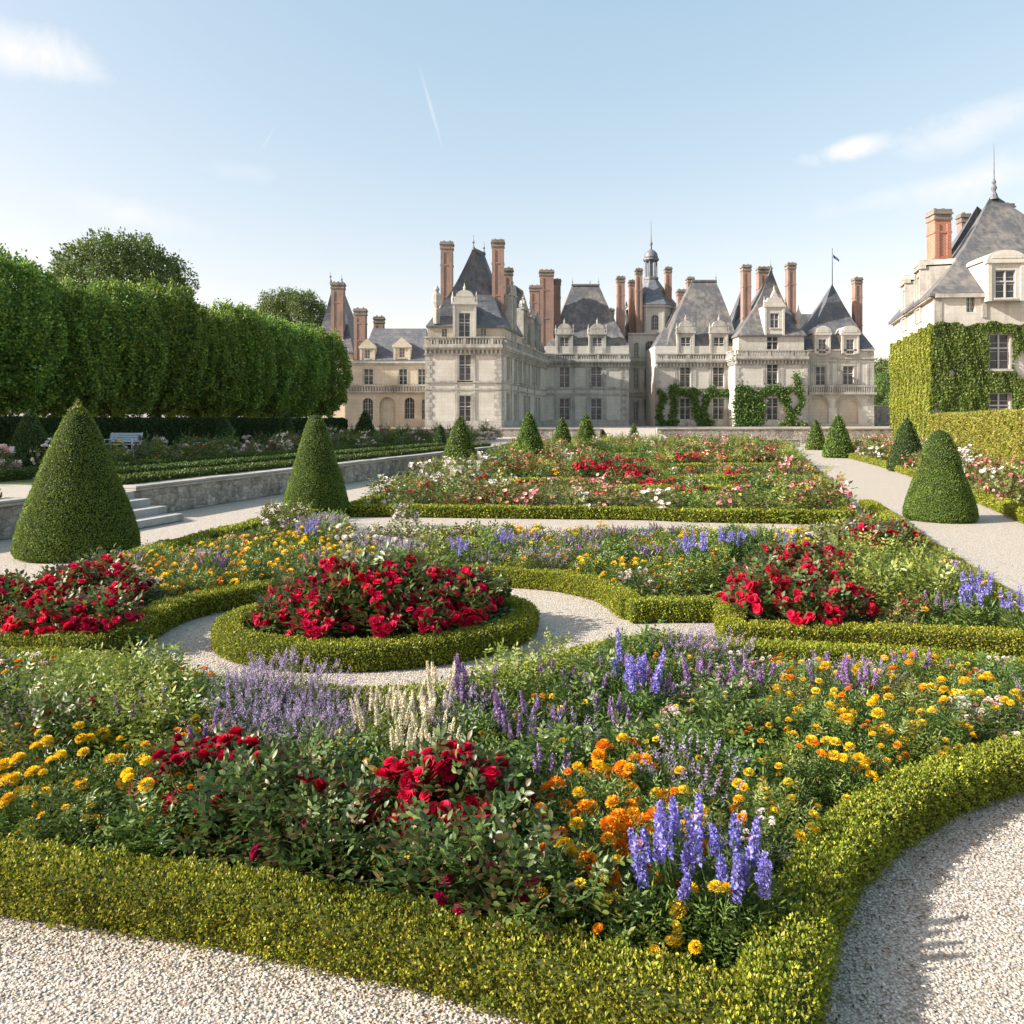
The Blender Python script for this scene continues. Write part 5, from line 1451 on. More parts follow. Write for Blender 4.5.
LODP = {0: dict(leaf=1.0, n=1.0), 1: dict(leaf=1.45, n=.42), 2: dict(leaf=1.25, n=.34)}
RAW = {}
def make_variant(kind, cfg, lod):
    """returns foliage and blossom meshes of a plant of unit-ish real size"""
    q = LODP[lod]; F_ = NG(); B_ = NG(); S = q['leaf']; K = q['n']
    t, fol, bl, H, R = cfg['t'], cfg.get('fol', GREEN), cfg.get('bl'), cfg['H'], cfg['R']
    if t == 'rose':
        leaves(F_, R, H, int(1500 * K), .042 * S, .62, fol, big=lod == 0, spray=5, shell=.4)
        nst = int(14 * K) + 3; d = dome_dirs(nst); stems(F_, np.zeros((nst, 3)) + rng.normal(size=(nst, 3)) * [.03, .03, 0], d * [R * .9, R * .9, H * .95], .004 * S, [(.07, .09, .03), (.10, .05, .03)])
        nc = cfg.get('nc', 9); cd = dome_dirs(nc, .3)
        cd[:, 2] = np.maximum(cd[:, 2], cfg.get('zmin', .2) + .3 * rng.random(nc)); cd = unit(cd)
        cc = cd * [R * 1.0, R * 1.0, H * 1.0]
        m = cfg.get('pc', 4)
        C = (cc[:, None] + rng.normal(size=(nc, m, 3)) * [.045, .045, .022]).reshape(-1, 3) + [0, 0, .02]
        Dn = (np.repeat(cd, m, 0) + rvec(nc * m) * .75 + [0, 0, .15])
        rr = cfg.get('br', .034) * (.7 + .5 * rng.random(nc * m))
        if lod == 2: rr = rr * .8
        roses(B_, C, Dn, rr, bl, lod)
        stems(F_, cc * .7, cc, .003 * S, [(.08, .12, .03)])
    elif t == 'pom':
        leaves(F_, R, H * .86, int(2000 * K), .030 * S, .30, fol, spray=5 if lod < 2 else 0, shell=.42)
        nc = cfg.get('nc', 14); cd = dome_dirs(nc, .35); C = cd * [R * .95, R * .95, H * .88] + np.array([0, 0, 1]) * (.03 + .07 * rng.random((nc, 1)))
        base = C * [.55, .55, .5]
        stems(F_, base, C, .0025 * S, [(.10, .15, .04)])
        rr = cfg.get('br', .033) * (.6 + .65 * rng.random(nc)) * (1 if lod < 2 else 1.2)
        poms(B_, C, cd * .5 + rvec(nc) * .25 + [0, 0, .9], rr, bl, lod, cfg.get('flat', .78))
    elif t == 'lav':
        n = int(cfg.get('ns', 110) * (1, .6, .3)[lod]); a = rng.random(n) * 2 * np.pi; sp = rng.random(n) ** .6
        d = unit(np.stack([np.cos(a) * sp * .75, np.sin(a) * sp * .75, np.full(n, 1.0)], 1)); L = H * (.78 + .3 * rng.random(n))
        A0 = np.stack([np.cos(a) * sp * R * .25, np.sin(a) * sp * R * .25, np.zeros(n)], 1); E = A0 + d * L[:, None] * .8 + rng.normal(size=(n, 3)) * .01
        stems(F_, A0, E, .0016 * S, GREYG)
        leaves(F_, R * .85, H * .72, int(2300 * K), .034 * S, .14, fol, shell=.5)
        sl = cfg.get('sl', .06); spikes(B_, E - d * .01, d + rvec(n) * .12, np.full(n, sl) * (.7 + .6 * rng.random(n)), np.full(n, cfg.get('sr', .009)) * (1, 1.2, 1.8)[lod], .010 * (1, 1.5, 2.6)[lod], bl, (12, 8, 4)[lod], 3 if lod == 0 else 2)
    elif t == 'spike':
        leaves(F_, R, H * .68, int(1500 * K), .05 * S, .26, fol, spray=5 if lod < 2 else 0, shell=.45, big=lod == 0)
        n = cfg.get('ns', 7); a = rng.random(n) * 2 * np.pi; sp = np.sqrt(rng.random(n))
        A0 = np.stack([np.cos(a) * sp * R * .4, np.sin(a) * sp * R * .4, np.full(n, H * .3)], 1)
        d = unit(np.stack([np.cos(a) * sp * .30, np.sin(a) * sp * .30, np.full(n, 1.0)], 1)); sl = cfg.get('sl', .2)
        E = A0 + d * (H * (.42 + .25 * rng.random(n)))[:, None]
        stems(F_, A0, E + d * sl * .9, .004 * S, [(.10, .15, .05)])
        spikes(B_, E, d, sl * (.6 + .7 * rng.random(n)), np.full(n, cfg.get('sr', .035)), cfg.get('fs', .022) * (1, 1.25, 2.0)[lod], bl, (60, 30, 9)[lod], (4, 3, 2)[lod])
    elif t == 'shrub':
        leaves(F_, R, H, int(1900 * K), .04 * S, .45, fol, big=lod == 0, spray=5, shell=.5, droop=.2, lump=.3)
        n = 16; d = dome_dirs(n, .3); stems(F_, d * 0, d * [R * 1.05, R * 1.05, H * 1.1], .003 * S, [(.12, .15, .05)])
        T = d * [R * 1.1, R * 1.1, H * 1.15]; ng = F_
        for k in range(8):
            P = T * (.75 + .045 * k) ; ng.scatter(LEAF_V, LEAF_T, NONE, P, d + rvec(n) * .9, rvec(n) + [0, 0, .8], .036 * S * np.ones(n), vary(fol, n, .2), .018 * S)
        if bl is not None:
            cd = dome_dirs(8, .3); poms(B_, cd * [R, R, H], cd + [0, 0, .5], np.full(8, .018), bl, max(lod, 1))
    elif t == 'daisy':
        leaves(F_, R, H * .8, int(1300 * K), .034 * S, .3, fol, spray=5 if lod < 2 else 0, shell=.45)
        nc = cfg.get('nc', 20); cd = dome_dirs(nc, .35); C = cd * [R, R, H]
        stems(F_, C * .5, C, .002 * S, [(.12, .15, .06)])
        m = 5; CC = (C[:, None] + rng.normal(size=(nc, m, 3)) * [.022, .022, .012]).reshape(-1, 3)
        poms(B_, CC, rvec(nc * m) * .4 + [0, 0, 1], np.full(nc * m, cfg.get('br', .014)) * (1, 1.2, 2.2)[lod], bl, 1 if lod < 2 else 2, .8)
    fm_ = F_.mesh('foliage', M['leaf']); bm_ = B_.mesh('blossoms', M['petal']) if B_.n else None
    for g_, m_ in ((F_, fm_), (B_, bm_)):
        if m_ is not None: RAW[m_.name] = (np.concatenate(g_.V), np.concatenate(g_.C), np.concatenate(g_.T) if g_.T else np.zeros((0, 3), int), np.concatenate(g_.Q) if g_.Q else np.zeros((0, 4), int))
    return fm_, bm_

KINDS = {
 'red_rose':    dict(name='rose_bush', desc='bright red rose bush', cat='rose bush', t='rose', fol=ROSEG, bl=RED, H=.44, R=.26, nc=18, pc=6, zmin=.45, br=.033),
 'crim_rose':   dict(name='rose_bush', desc='dark crimson rose bush', cat='rose bush', t='rose', fol=ROSEG, bl=CRIM, H=.44, R=.26, nc=5, pc=2),
 'leaf_rose':   dict(name='rose_bush', desc='leafy magenta rose bush', cat='rose bush', t='rose', fol=ROSEG, bl=MAG, H=.42, R=.27, nc=2, pc=2, br=.03),
 'pink_rose':   dict(name='rose_bush', desc='soft pink rose bush', cat='rose bush', t='rose', fol=OLIVE, bl=PINK, H=.46, R=.28, nc=11, pc=3),
 'white_rose':  dict(name='rose_bush', desc='white rose bush', cat='rose bush', t='rose', fol=OLIVE, bl=WHITE, H=.50, R=.27, nc=10, pc=4, br=.036),
 'peach_rose':  dict(name='rose_bush', desc='faded peach rose bush', cat='rose bush', t='rose', fol=OLIVE, bl=PEACH + CRIM[:1], H=.44, R=.28, nc=11, pc=3),
 'yel_mari':    dict(name='marigold_plant', desc='yellow marigold plant', cat='marigold', t='pom', fol=GREEN, bl=YEL, H=.36, R=.19, nc=13),
 'org_mari':    dict(name='marigold_plant', desc='orange marigold plant', cat='marigold', t='pom', fol=GREEN, bl=ORG + YEL[:1], H=.36, R=.19, nc=12),
 'small_mari':  dict(name='marigold_plant', desc='small golden marigold plant', cat='marigold', t='pom', fol=LIMEG + GREEN, bl=YEL + ORG, H=.36, R=.20, nc=10, br=.022, flat=.4),
 'lav':         dict(name='lavender_bush', desc='violet lavender bush', cat='lavender', t='lav', fol=GREYG, bl=LAV, H=.46, R=.26, ns=52, sl=.07, sr=.011),
 'salvia':      dict(name='salvia_plant', desc='mauve salvia plant', cat='salvia', t='spike', fol=GREYG + GREEN, bl=PURP, H=.36, R=.19, ns=7, sl=.11, sr=.015, fs=.013),
 'delph':       dict(name='delphinium', desc='blue violet delphinium', cat='delphinium', t='spike', fol=GREEN, bl=BLUE, H=.42, R=.19, ns=5, sl=.18, sr=.029, fs=.020),
 'snap':        dict(name='snapdragon', desc='cream white snapdragon', cat='snapdragon', t='spike', fol=GREYG + LIMEG, bl=CREAM, H=.38, R=.18, ns=7, sl=.14, sr=.014, fs=.013),
 'daisy':       dict(name='phlox_plant', desc='whitish phlox plant', cat='phlox', t='daisy', fol=GREEN + GREYG, bl=WHITE + PINK[:1], H=.38, R=.20, nc=12),
 'shrub':       dict(name='leafy_shrub', desc='pale green leafy shrub', cat='shrub', t='shrub', fol=LIMEG, H=.48, R=.28),
 'green':       dict(name='leafy_perennial', desc='green leafy perennial', cat='perennial', t='shrub', fol=GREEN, H=.36, R=.21, bl=YEL),
 'mixed':       dict(name='zinnia_plant', desc='rust and gold zinnia', cat='zinnia', t='pom', fol=OLIVE, bl=ORG + CRIM + PEACH + YEL, H=.36, R=.22, nc=11, br=.026, flat=.5),
}
PROTO = {}
def variant(kind, lod):
    k = (kind, lod)
    if k not in PROTO: PROTO[k] = [make_variant(kind, KINDS[kind], lod) for _ in range(3 if lod < 2 else 2)]
    vs = PROTO[k]; return vs[int(rng.integers(0, len(vs)))]
PLACED = []; WANT = []
TOPH = {'rose': 1.12, 'pom': 1.15, 'lav': 1.0, 'spike': 1.0, 'shrub': 1.2, 'daisy': 1.0}
def top_of(kind):
    c = KINDS[kind]; return c['H'] * .97 + c['sl'] if c['t'] == 'spike' else c['H'] * TOPH[c['t']]
def plant(kind, x, y, z=0.0, s=1.0, lod=0, bed='', sz=1.0):
    WANT.append((kind, x, y, z, s, lod, bed, sz))
def plant_all():
    by_name = {}
    for w in WANT: by_name.setdefault(KINDS[w[0]]['name'], []).append(w)
    for name, L in by_name.items():
        L.sort(key=lambda w: -w[4] / w[2])
        for (kind, x, y, z, s, lod, bed, sz) in L[:295]:
            c = KINDS[kind]; f_, b_ = variant(kind, lod)
            root = empty(c['name'], (x, y, z), float(rng.random() * 6.28)); root.scale = (s, s, s * sz)
            link(bpy.data.objects.new('foliage', f_), root)
            if b_ is not None: link(bpy.data.objects.new('blossoms', b_), root)
            root['category'] = c['cat']
            PLACED.append((root, kind, bed, x, y, lod, s))
        rest = L[295:]
        if not rest: continue
        for part, mt in ((0, 'leaf'), (1, 'petal')):     # the far rest as one mass
            ng = NG()
            for (kind, x, y, z, s, lod, bed, sz) in rest:
                m = variant(kind, lod)[part]
                if m is None: continue
                V, C, T, Q = RAW[m.name]; a = float(rng.random() * 6.28)
                R3 = np.array([[math.cos(a), -math.sin(a), 0], [math.sin(a), math.cos(a), 0], [0, 0, 1]])
                ng.add((V * [s, s, s * sz]) @ R3.T + [x, y, z], C, T if len(T) else None, Q if len(Q) else None)
            o = nobj('distant_roses' if part == 0 else 'distant_rose_blossoms', ng, M[mt])
            tag(o, ['mass of far rose foliage behind the nearer rose beds', 'mingled red, pink and white blooms of the far roses'][part], 'rose beds', None, 'stuff')

def fill(poly, spacing, bed, paint, default, lod, scale, inset=0.0, limit=9999, ymax=1e9, z=0.0, squash=1.0, ceil=None, lines=(), avoid=()):
    """dart throwing inside the bed; what grows where follows the photo's drifts"""
    P = np.array([p[:2] for p in poly]); lo, hi = P.min(0), P.max(0)
    n = int((hi - lo).prod() / spacing ** 2 * 8)
    C = lo + rng.random((n, 2)) * (hi - lo); C = C[inpoly(C, P)]
    keep = []; cell = {}
    for c in C:
        if c[1] > ymax or c[1] < 1.5: continue
        if abs(c[0]) > c[1] * .70 + .6: continue
        if any((c[0] - ax_) ** 2 + (c[1] - ay_) ** 2 < ar * ar for ax_, ay_, ar in avoid): continue
        sp = spacing; k = (int(c[0] // sp), int(c[1] // sp)); ok = True
        for dx in (-1, 0, 1):
            for dy in (-1, 0, 1):
                for q in cell.get((k[0] + dx, k[1] + dy), ()):
                    if (q[0] - c[0]) ** 2 + (q[1] - c[1]) ** 2 < sp * sp: ok = False
        if not ok: continue
        if inset:
            E = np.roll(P, -1, 0) - P; t = np.clip(((c - P) * E).sum(1) / np.maximum((E * E).sum(1), 1e-9), 0, 1)
            if np.linalg.norm(P + E * t[:, None] - c, axis=1).min() < inset: continue
        cell.setdefault(k, []).append(c); keep.append(c)
        if len(keep) >= limit: break
    for c in keep:
        kind = None
        px, py = proj(c[0], c[1], z + .36 * scale)
        for (cx_, cy_, rx, ry, kd, pr) in paint:
            if ((px - cx_) / rx) ** 2 + ((py - cy_) / ry) ** 2 < 1 and rng.random() < pr: kind = kd; break
        if kind is None:
            ks, ws = zip(*default); ws = np.array(ws, float); kind = ks[int(rng.choice(len(ks), p=ws / ws.sum()))]
        sc = scale * (.85 + .3 * float(rng.random())); sz = squash * (.8 + .5 * float(rng.random()) if lod == 2 else 1); yl = None
        if any(x0 - 10 < px < x1 + 10 and abs(c[1] - Dl) < gp for x0, x1, yy, Dl, gp in lines): continue
        if ceil is not None: yl = np.interp(px, ceil[0], ceil[1])
        for x0, x1, yy, Dl, gp in lines:
            if x0 < px < x1 and Dl - 5 < c[1] < Dl: yl = yy
        if yl is not None:
            yl += rng.normal() * 2.5 - (4 if rng.random() < .12 else 0)
            hm = EYE - z - (yl - HY) * c[1] / F; r = hm / (top_of(kind) * sc * sz)
            if r < .38: continue
            if r < 1: sc *= r ** .45; sz *= r ** .55
        plant(kind, c[0], c[1], z, sc, lod, bed, sz)

# drifts seen in the near bed: middle column, row, half width, half height, kind, share
NEAR = [
 (278, 695, 66, 46, 'lav', 1.0), (60, 672, 30, 20, 'lav', .45),
 (410, 718, 52, 45, 'snap', .95), (105, 690, 75, 42, 'shrub', .75), (560, 648, 60, 16, 'shrub', .5), (480, 662, 75, 28, 'shrub', .85),
 (625, 690, 20, 24, 'delph', .8), (695, 632, 45, 22, 'lav', .6), (560, 700, 125, 58, 'salvia', .48),
 (460, 765, 40, 18, 'red_rose', .5), (205, 755, 55, 25, 'red_rose', .5), (265, 770, 75, 40, 'crim_rose', .6),
 (45, 715, 60, 22, 'crim_rose', .5), (60, 760, 90, 34, 'yel_mari', .7), (150, 720, 50, 25, 'yel_mari', .5),
 (610, 800, 85, 62, 'org_mari', .85), (705, 845, 55, 36, 'delph', .25),
 (505, 812, 40, 30, 'org_mari', .6), (350, 800, 45, 30, 'org_mari', .3), (270, 830, 110, 70, 'leaf_rose', .8), (430, 850, 110, 70, 'leaf_rose', .75),
 (90, 810, 120, 40, 'green', .7), (740, 660, 40, 20, 'daisy', .4), (880, 665, 60, 18, 'salvia', .25), (700, 690, 60, 30, 'daisy', .35), (860, 715, 190, 75, 'yel_mari', .52), (880, 760, 180, 60, 'org_mari', .25), (820, 800, 70, 60, 'small_mari', .6),
 (1000, 680, 60, 30, 'daisy', .3), (550, 830, 60, 60, 'green', .5), (780, 730, 70, 40, 'green', .4),
]
def feats(L, bed, lod, r=.17):
    out = []
    for kind, px, py, s in L:
        h = top_of(kind) * s; D = (EYE - h) * F / (py - HY); x = XD(px, D)
        plant(kind, x, D, 0, s, lod, bed); out.append((x, D, r * s))
    return out
FEAT_NEAR = [('red_rose', 425, 752, 1.0), ('red_rose', 462, 742, 1.1), ('red_rose', 188, 738, .95), ('red_rose', 232, 735, .95), ('crim_rose', 290, 742, 1.0),
 ('crim_rose', 45, 700, .95), ('crim_rose', 75, 695, .9), ('delph', 622, 640, .95), ('delph', 690, 788, 1.0), ('delph', 735, 806, .95), ('delph', 662, 826, .85), ('delph', 745, 838, .8),
 ('lav', 248, 652, 1.0), ('lav', 285, 648, 1.05), ('lav', 318, 660, .95), ('snap', 385, 690, 1.0), ('snap', 415, 684, 1.0), ('snap', 438, 694, .95),
 ('org_mari', 560, 775, 1.0), ('org_mari', 605, 762, 1.05), ('org_mari', 640, 780, 1.0), ('org_mari', 585, 822, 1.0), ('org_mari', 545, 835, .9), ('yel_mari', 40, 735, 1.0), ('yel_mari', 85, 722, .95), ('yel_mari', 20, 765, .95)]
NEAR_C = ([-200, 0, 85, 120, 200, 215, 335, 345, 360, 400, 430, 440, 560, 575, 605, 615, 650, 655, 722, 735, 890, 905, 1030], [645, 650, 655, 640, 652, 645, 650, 690, 685, 680, 655, 632, 634, 655, 655, 632, 635, 612, 616, 655, 656, 645, 655])
fill(BED_NEAR, .195, 'near bed', NEAR, [('green', 3), ('small_mari', 2.6), ('yel_mari', 1.0), ('daisy', 1.4), ('salvia', 1.3), ('lav', .5), ('mixed', .6)], 0, .92, inset=.22, ceil=NEAR_C, avoid=feats(FEAT_NEAR, 'near bed', 0))
# island of red roses: a mound of bushes
for i in range(26):
    a = i * 2.39996; r = math.sqrt((i + .5) / 26)
    x, y = r * 1.0 * math.cos(a) + .05, r * .74 * math.sin(a); t = R_(14)
    X_, Y_ = isl_c[0] + x * math.cos(t) - y * math.sin(t), isl_c[1] + .12 + x * math.sin(t) + y * math.cos(t)
    kd = 'red_rose' if (x < .95 and rng.random() < .96) else 'leaf_rose'
    plant(kd, X_, Y_, 0, 1.38 * (1.05 - .32 * r ** 2) * (.92 + .16 * float(rng.random())), 1, 'island')
MID = [
 (45, 590, 85, 40, 'red_rose', .95), (210, 570, 95, 32, 'org_mari', .75), (300, 545, 90, 18, 'yel_mari', .6), (390, 530, 60, 12, 'white_rose', .25),
 (370, 540, 50, 16, 'lav', .6), (330, 520, 45, 12, 'lav', .55), (350, 548, 60, 18, 'salvia', .5), (465, 540, 65, 28, 'delph', .12), (440, 545, 90, 22, 'lav', .3), (620, 560, 120, 26, 'small_mari', .6),
 (600, 540, 75, 14, 'salvia', .5), (640, 540, 110, 20, 'delph', .14), (660, 572, 90, 22, 'yel_mari', .55), (720, 575, 40, 24, 'org_mari', .6), (560, 530, 45, 12, 'yel_mari', .7),
 (740, 545, 60, 22, 'delph', .25), (400, 515, 25, 12, 'white_rose', .6), (285, 512, 25, 12, 'white_rose', .9), (120, 560, 40, 12, 'daisy', .6), (160, 580, 40, 20, 'daisy', .2)]
fill(BED_MID, .30, 'middle bed', MID, [('green', 2.0), ('mixed', 2.2), ('small_mari', 2.2), ('yel_mari', .8), ('salvia', 1.0), ('lav', .7), ('delph', .25), ('daisy', .7), ('shrub', .9), ('peach_rose', .4)], 1, 1.0, inset=.18, ceil=([-100, 130, 150, 260, 300, 340, 345, 1000], [548, 550, 548, 532, 517, 512, 526, 526]))
feats([('white_rose', 275, 502, 1.0), ('white_rose', 300, 504, .95), ('white_rose', 405, 500, .9)], 'middle bed', 1)
RIGHT = [
 (795, 590, 65, 45, 'red_rose', .95), (985, 600, 52, 38, 'delph', .75), (950, 628, 40, 14, 'delph', .4), (745, 545, 45, 16, 'delph', .25), (880, 625, 70, 22, 'org_mari', .5), (870, 500, 30, 20, 'white_rose', .5), (840, 530, 40, 16, 'white_rose', .5),
 (880, 525, 40, 20, 'red_rose', .6), (810, 535, 45, 20, 'yel_mari', .5), (900, 575, 70, 35, 'shrub', .5), (930, 560, 50, 20, 'daisy', .3)]
fill(BED_RIGHT, .30, 'side bed', RIGHT, [('green', 2), ('shrub', 1.2), ('yel_mari', .8), ('small_mari', 1.2), ('mixed', 1.0), ('daisy', .8), ('salvia', .6)], 1, 1.05, inset=.2, ceil=([700, 725, 740, 850, 860, 900, 925, 1030], [560, 555, 526, 526, 520, 525, 545, 560]))
FAR = [
 (610, 495, 40, 10, 'red_rose', .5), (640, 470, 60, 10, 'red_rose', .4), (745, 455, 50, 10, 'red_rose', .2), (440, 480, 60, 22, 'white_rose', .35), (420, 495, 60, 16, 'pink_rose', .35), (660, 490, 40, 14, 'white_rose', .35), (560, 480, 60, 16, 'pink_rose', .3),
 (405, 488, 30, 10, 'white_rose', .5), (450, 492, 25, 12, 'white_rose', .5), (370, 490, 18, 10, 'red_rose', .6), (430, 470, 40, 10, 'peach_rose', .5), (650, 498, 30, 12, 'white_rose', .6), (650, 462, 70, 12, 'red_rose', .3), (700, 500, 40, 14, 'red_rose', .3), (835, 478, 40, 14, 'red_rose', .35), (780, 475, 50, 20, 'pink_rose', .35), (800, 490, 30, 16, 'yel_mari', .35), (530, 480, 90, 20, 'peach_rose', .35),
 (560, 470, 90, 16, 'red_rose', .25), (660, 450, 120, 7, 'peach_rose', .5), (800, 455, 60, 12, 'pink_rose', .4)]
FLINES = [(555, 745, 488, 20.6, .95), (655, 820, 477, 24.4, 1.1), (465, 605, 480, 23.4, .9), (635, 805, 465, 31, 1.5), (585, 795, 454.5, 41, 1.8), (495, 625, 461.5, 34, 1.6)]
fill(BED_FAR, .74, 'far beds', FAR, [('shrub', 3.4), ('mixed', 2.2), ('peach_rose', 2.0), ('crim_rose', .5), ('pink_rose', .9), ('green', 1.6), ('yel_mari', .6), ('red_rose', .3), ('white_rose', .8)], 2, 1.9, inset=.34, squash=.8, lines=FLINES)
SIDE = [(1000, 480, 60, 20, 'pink_rose', .5), (960, 450, 40, 18, 'white_rose', .5), (1010, 500, 30, 12, 'red_rose', .4)]
fill(BED_SIDE, .72, 'hedge border', SIDE, [('pink_rose', 1.6), ('peach_rose', 2), ('white_rose', 1.6), ('shrub', 1), ('green', 1), ('red_rose', .4), ('daisy', 1)], 2, 1.75, inset=.3, squash=.9)
tb = [terrace_pt(D, o) for D, o in ((18, 5.4), (48, 5.4), (48, 9.3), (18, 9.3))]
fill([(p.x, p.y) for p in tb], .85, 'terrace bed', [], [('green', 3), ('white_rose', .5), ('leaf_rose', 2), ('daisy', 1), ('crim_rose', .8), ('yel_mari', .3)], 2, 1.6, z=TZ)
tb = [terrace_pt(D, o) for D, o in ((9, 2.2), (13, 2.2), (13, 4.8), (9, 4.8))]
fill([(p.x, p.y) for p in tb], .6, 'terrace corner bed', [], [('green', 2), ('white_rose', 2)], 1, 1.3, z=TZ)
tb = [(XD(340, 62), 62), (XD(500, 62), 62), (XD(490, 52), 52), (XD(350, 52), 52)]
fill(tb, 1.1, 'bed before the forecourt wall', [], [('green', 3), ('white_rose', 1), ('leaf_rose', 2), ('daisy', 1)], 2, 1.8, z=TZ)

plant_all()
# undergrowth that fills the soil between the plants: nobody could count it
def undergrowth(poly, dens, leaf, h, cols, label, z=0.0):
    P = np.array([p[:2] for p in poly]); lo, hi = P.min(0), P.max(0)
    n = min(int((hi - lo).prod() * dens), 400000); C = lo + rng.random((n, 2)) * (hi - lo)
    C = C[inpoly(C, P) & (np.abs(C[:, 0]) < C[:, 1] * .7 + .6) & (C[:, 1] > 1.5)]
    lm = lumps(C[:, 0], C[:, 1], C[:, 0] * 0, .5)
    C = C[lm > -.35]; n = len(C)
    pos = np.stack([C[:, 0], C[:, 1], z + .01 + h * rng.random(n) ** 1.3 * (.7 + .3 * lumps(C[:, 0], C[:, 1], C[:, 0] * 0, .3))], 1)
    ng = NG(); ng.scatter(LEAF_V, LEAF_T, NONE, pos, rvec(n) + [0, 0, .7], rvec(n) * .8 + [0, 0, 1], leaf * (.6 + .8 * rng.random(n)), vary(cols, n, .3), leaf * .45)
    o = nobj('undergrowth', ng, M['leaf']); tag(o, label, 'ground cover', None, 'stuff')
undergrowth(BED_NEAR, 1500, .045, .12, GREEN, 'low green leaves between the flowers of the near bed')
undergrowth(BED_MID, 700, .07, .22, GREEN + LIMEG, 'low leaves between the marigolds of the middle bed')
undergrowth(BED_RIGHT, 700, .07, .22, GREEN + LIMEG, 'low leaves between the flowers of the side bed')
undergrowth(BED_FAR, 120, .14, .16, GREEN + OLIVE + LIMEG, 'low leaves between the roses of the far beds')
undergrowth(BED_SIDE, 120, .16, .30, GREEN + OLIVE, 'low leaves along the hornbeam hedge')
undergrowth([(p.x, p.y) for p in [terrace_pt(D, o) for D, o in ((18, 5.3), (48, 5.3), (48, 9.4), (18, 9.4))]], 100, .15, .25, DARKH + GREEN, 'shaded low leaves in the terrace bed', TZ)

# loose pebbles close to the camera
def pebbles(n, x0, x1, y0, y1):
    C = np.stack([x0 + rng.random(n) * (x1 - x0), y0 + (y1 - y0) * rng.random(n) ** 1.4], 1)
    C = C[(np.abs(C[:, 0]) < C[:, 1] * .68 + .2)]
    C = C[~inpoly(C, np.array([p[:2] for p in BED_NEAR]))]
    n = len(C); r = .0035 + .0045 * rng.random(n) ** 1.5
    O = unit(np.array([(1, 0, 0), (0, 1, 0), (-1, 0, 0), (0, -1, 0), (.2, .1, .8), (0, 0, -.6), (.7, .7, .3), (-.6, .7, .25)]))[:6]
    Tt = np.array([(0, 1, 4), (1, 2, 4), (2, 3, 4), (3, 0, 4)])
    V = O[None] * (r[:, None, None]) * (.7 + .6 * rng.random((n, 6, 3)))
    a = rng.random(n) * 6.28; ca, sa = np.cos(a)[:, None], np.sin(a)[:, None]
    x = V[..., 0] * ca - V[..., 1] * sa; y = V[..., 0] * sa + V[..., 1] * ca
    V = np.stack([x + C[:, :1], y + C[:, 1:2], V[..., 2] * .8 - .012 + .0025], 2)
    T = (Tt[None] + (np.arange(n) * 6)[:, None, None]).reshape(-1, 3)
    tone = vary([(.50, .46, .41), (.40, .36, .32), (.56, .53, .49), (.30, .26, .22), (.48, .38, .30)], n, .2)
    ng = NG(); ng.add(V.reshape(-1, 3), np.repeat(tone, 6, 0), T)
    o = nobj('loose_pebbles', ng, M['pebble']); tag(o, 'loose pale pebbles lying on the gravel close by', 'pebbles', None, 'stuff')
pebbles(260000, -4.5, 6, 1.6, 7.5)

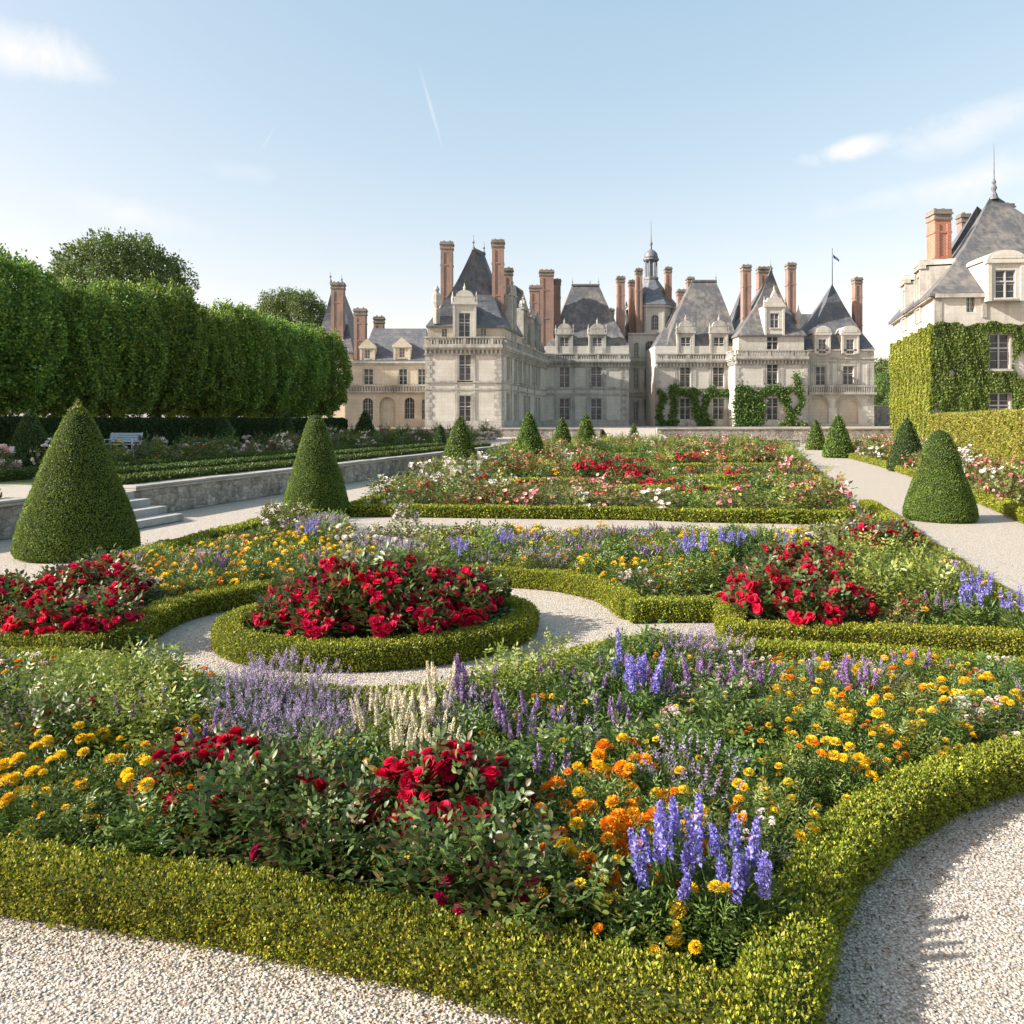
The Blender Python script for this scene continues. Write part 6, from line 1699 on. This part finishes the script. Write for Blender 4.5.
# fallen leaves and petals along the hedge feet
def litter(poly_line, n, spread, name, label, cols, z=.0):
    P = catmull(poly_line, .05); i = rng.integers(0, len(P) - 1, n); T = unit(P[i + 1] - P[i]); Nn = np.stack([T[:, 1], -T[:, 0]], 1)
    off = .13 + np.abs(rng.normal(size=n)) * spread
    C = P[i] + Nn * (off * 1.0)[:, None] + rng.normal(size=(n, 2)) * .03
    keep = ~inpoly(C, np.array([p[:2] for p in BED_NEAR])) & (C[:, 1] > 1.6); C = C[keep]; m = len(C)
    pos = np.stack([C[:, 0], C[:, 1], np.full(m, .002)], 1)
    ng = NG(); ax = rvec(m); ax[:, 2] *= .2
    ng.scatter(LEAF_V, LEAF_T, NONE, pos, ax, rvec(m) * .3 + [0, 0, 1], .009 + .016 * rng.random(m) ** 2, vary(cols, m, .3), .009)
    o = nobj(name, ng, M['petal']); tag(o, label, 'fallen leaves', None, 'stuff')
LIT = [(.20, .12, .05), (.12, .08, .04), (.25, .22, .06), (.10, .12, .04), (.16, .07, .04)]
litter(h1a, 900, .10, 'fallen_leaves', 'dry clippings scattered on the gravel below the broad near hedge', LIT)
litter(h1b, 900, .12, 'fallen_leaves', 'dry clippings and petals on the shaded gravel below the curving hedge', LIT)
# ================================================================== labels
big_num = ordn + ['twenty-' + w for w in ordn[:9]] + ['thirtieth'] + ['thirty-' + w for w in ordn[:9]] + ['fortieth'] + ['forty-' + w for w in ordn[:9]] + ['fiftieth'] + ['fifty-' + w for w in ordn[:9]] + ['sixtieth'] + ['sixty-' + w for w in ordn[:9]] + ['seventieth'] + ['seventy-' + w for w in ordn[:9]] + ['eightieth']
where = {'near bed': 'in the near bed', 'island': 'inside the oval hedge ring', 'middle bed': 'behind the curved hedge', 'side bed': 'beside the sunny path',
         'far beds': 'in the far rose beds', 'hedge border': 'along the hornbeam hedge', 'terrace bed': 'in the shaded terrace bed', 'terrace corner bed': 'on the terrace corner',
         'bed before the forecourt wall': 'before the forecourt wall'}
from collections import defaultdict
by = defaultdict(list)
for p in PLACED: by[(p[2], p[1])].append(p)
for (bed, kind), L in by.items():
    L.sort(key=lambda p: p[3] / p[4]); c = KINDS[kind]
    for i, p in enumerate(L):
        o = p[0]; o['group'] = c['desc'] + ' ' + where[bed]
        if len(L) == 1: o['label'] = f"{c['desc']} {where[bed]}"
        elif p[5] < 2 or len(L) <= 12:
            o['label'] = f"{c['desc']} {where[bed]}, {big_num[min(i, len(big_num) - 1)]} from the left"
        else: o['label'] = f"{c['desc']} {where[bed]}, {big_num[min(i, len(big_num) - 1)]} from the left"
print('PLANTS', len(PLACED), {k: len(v) for k, v in by.items()})
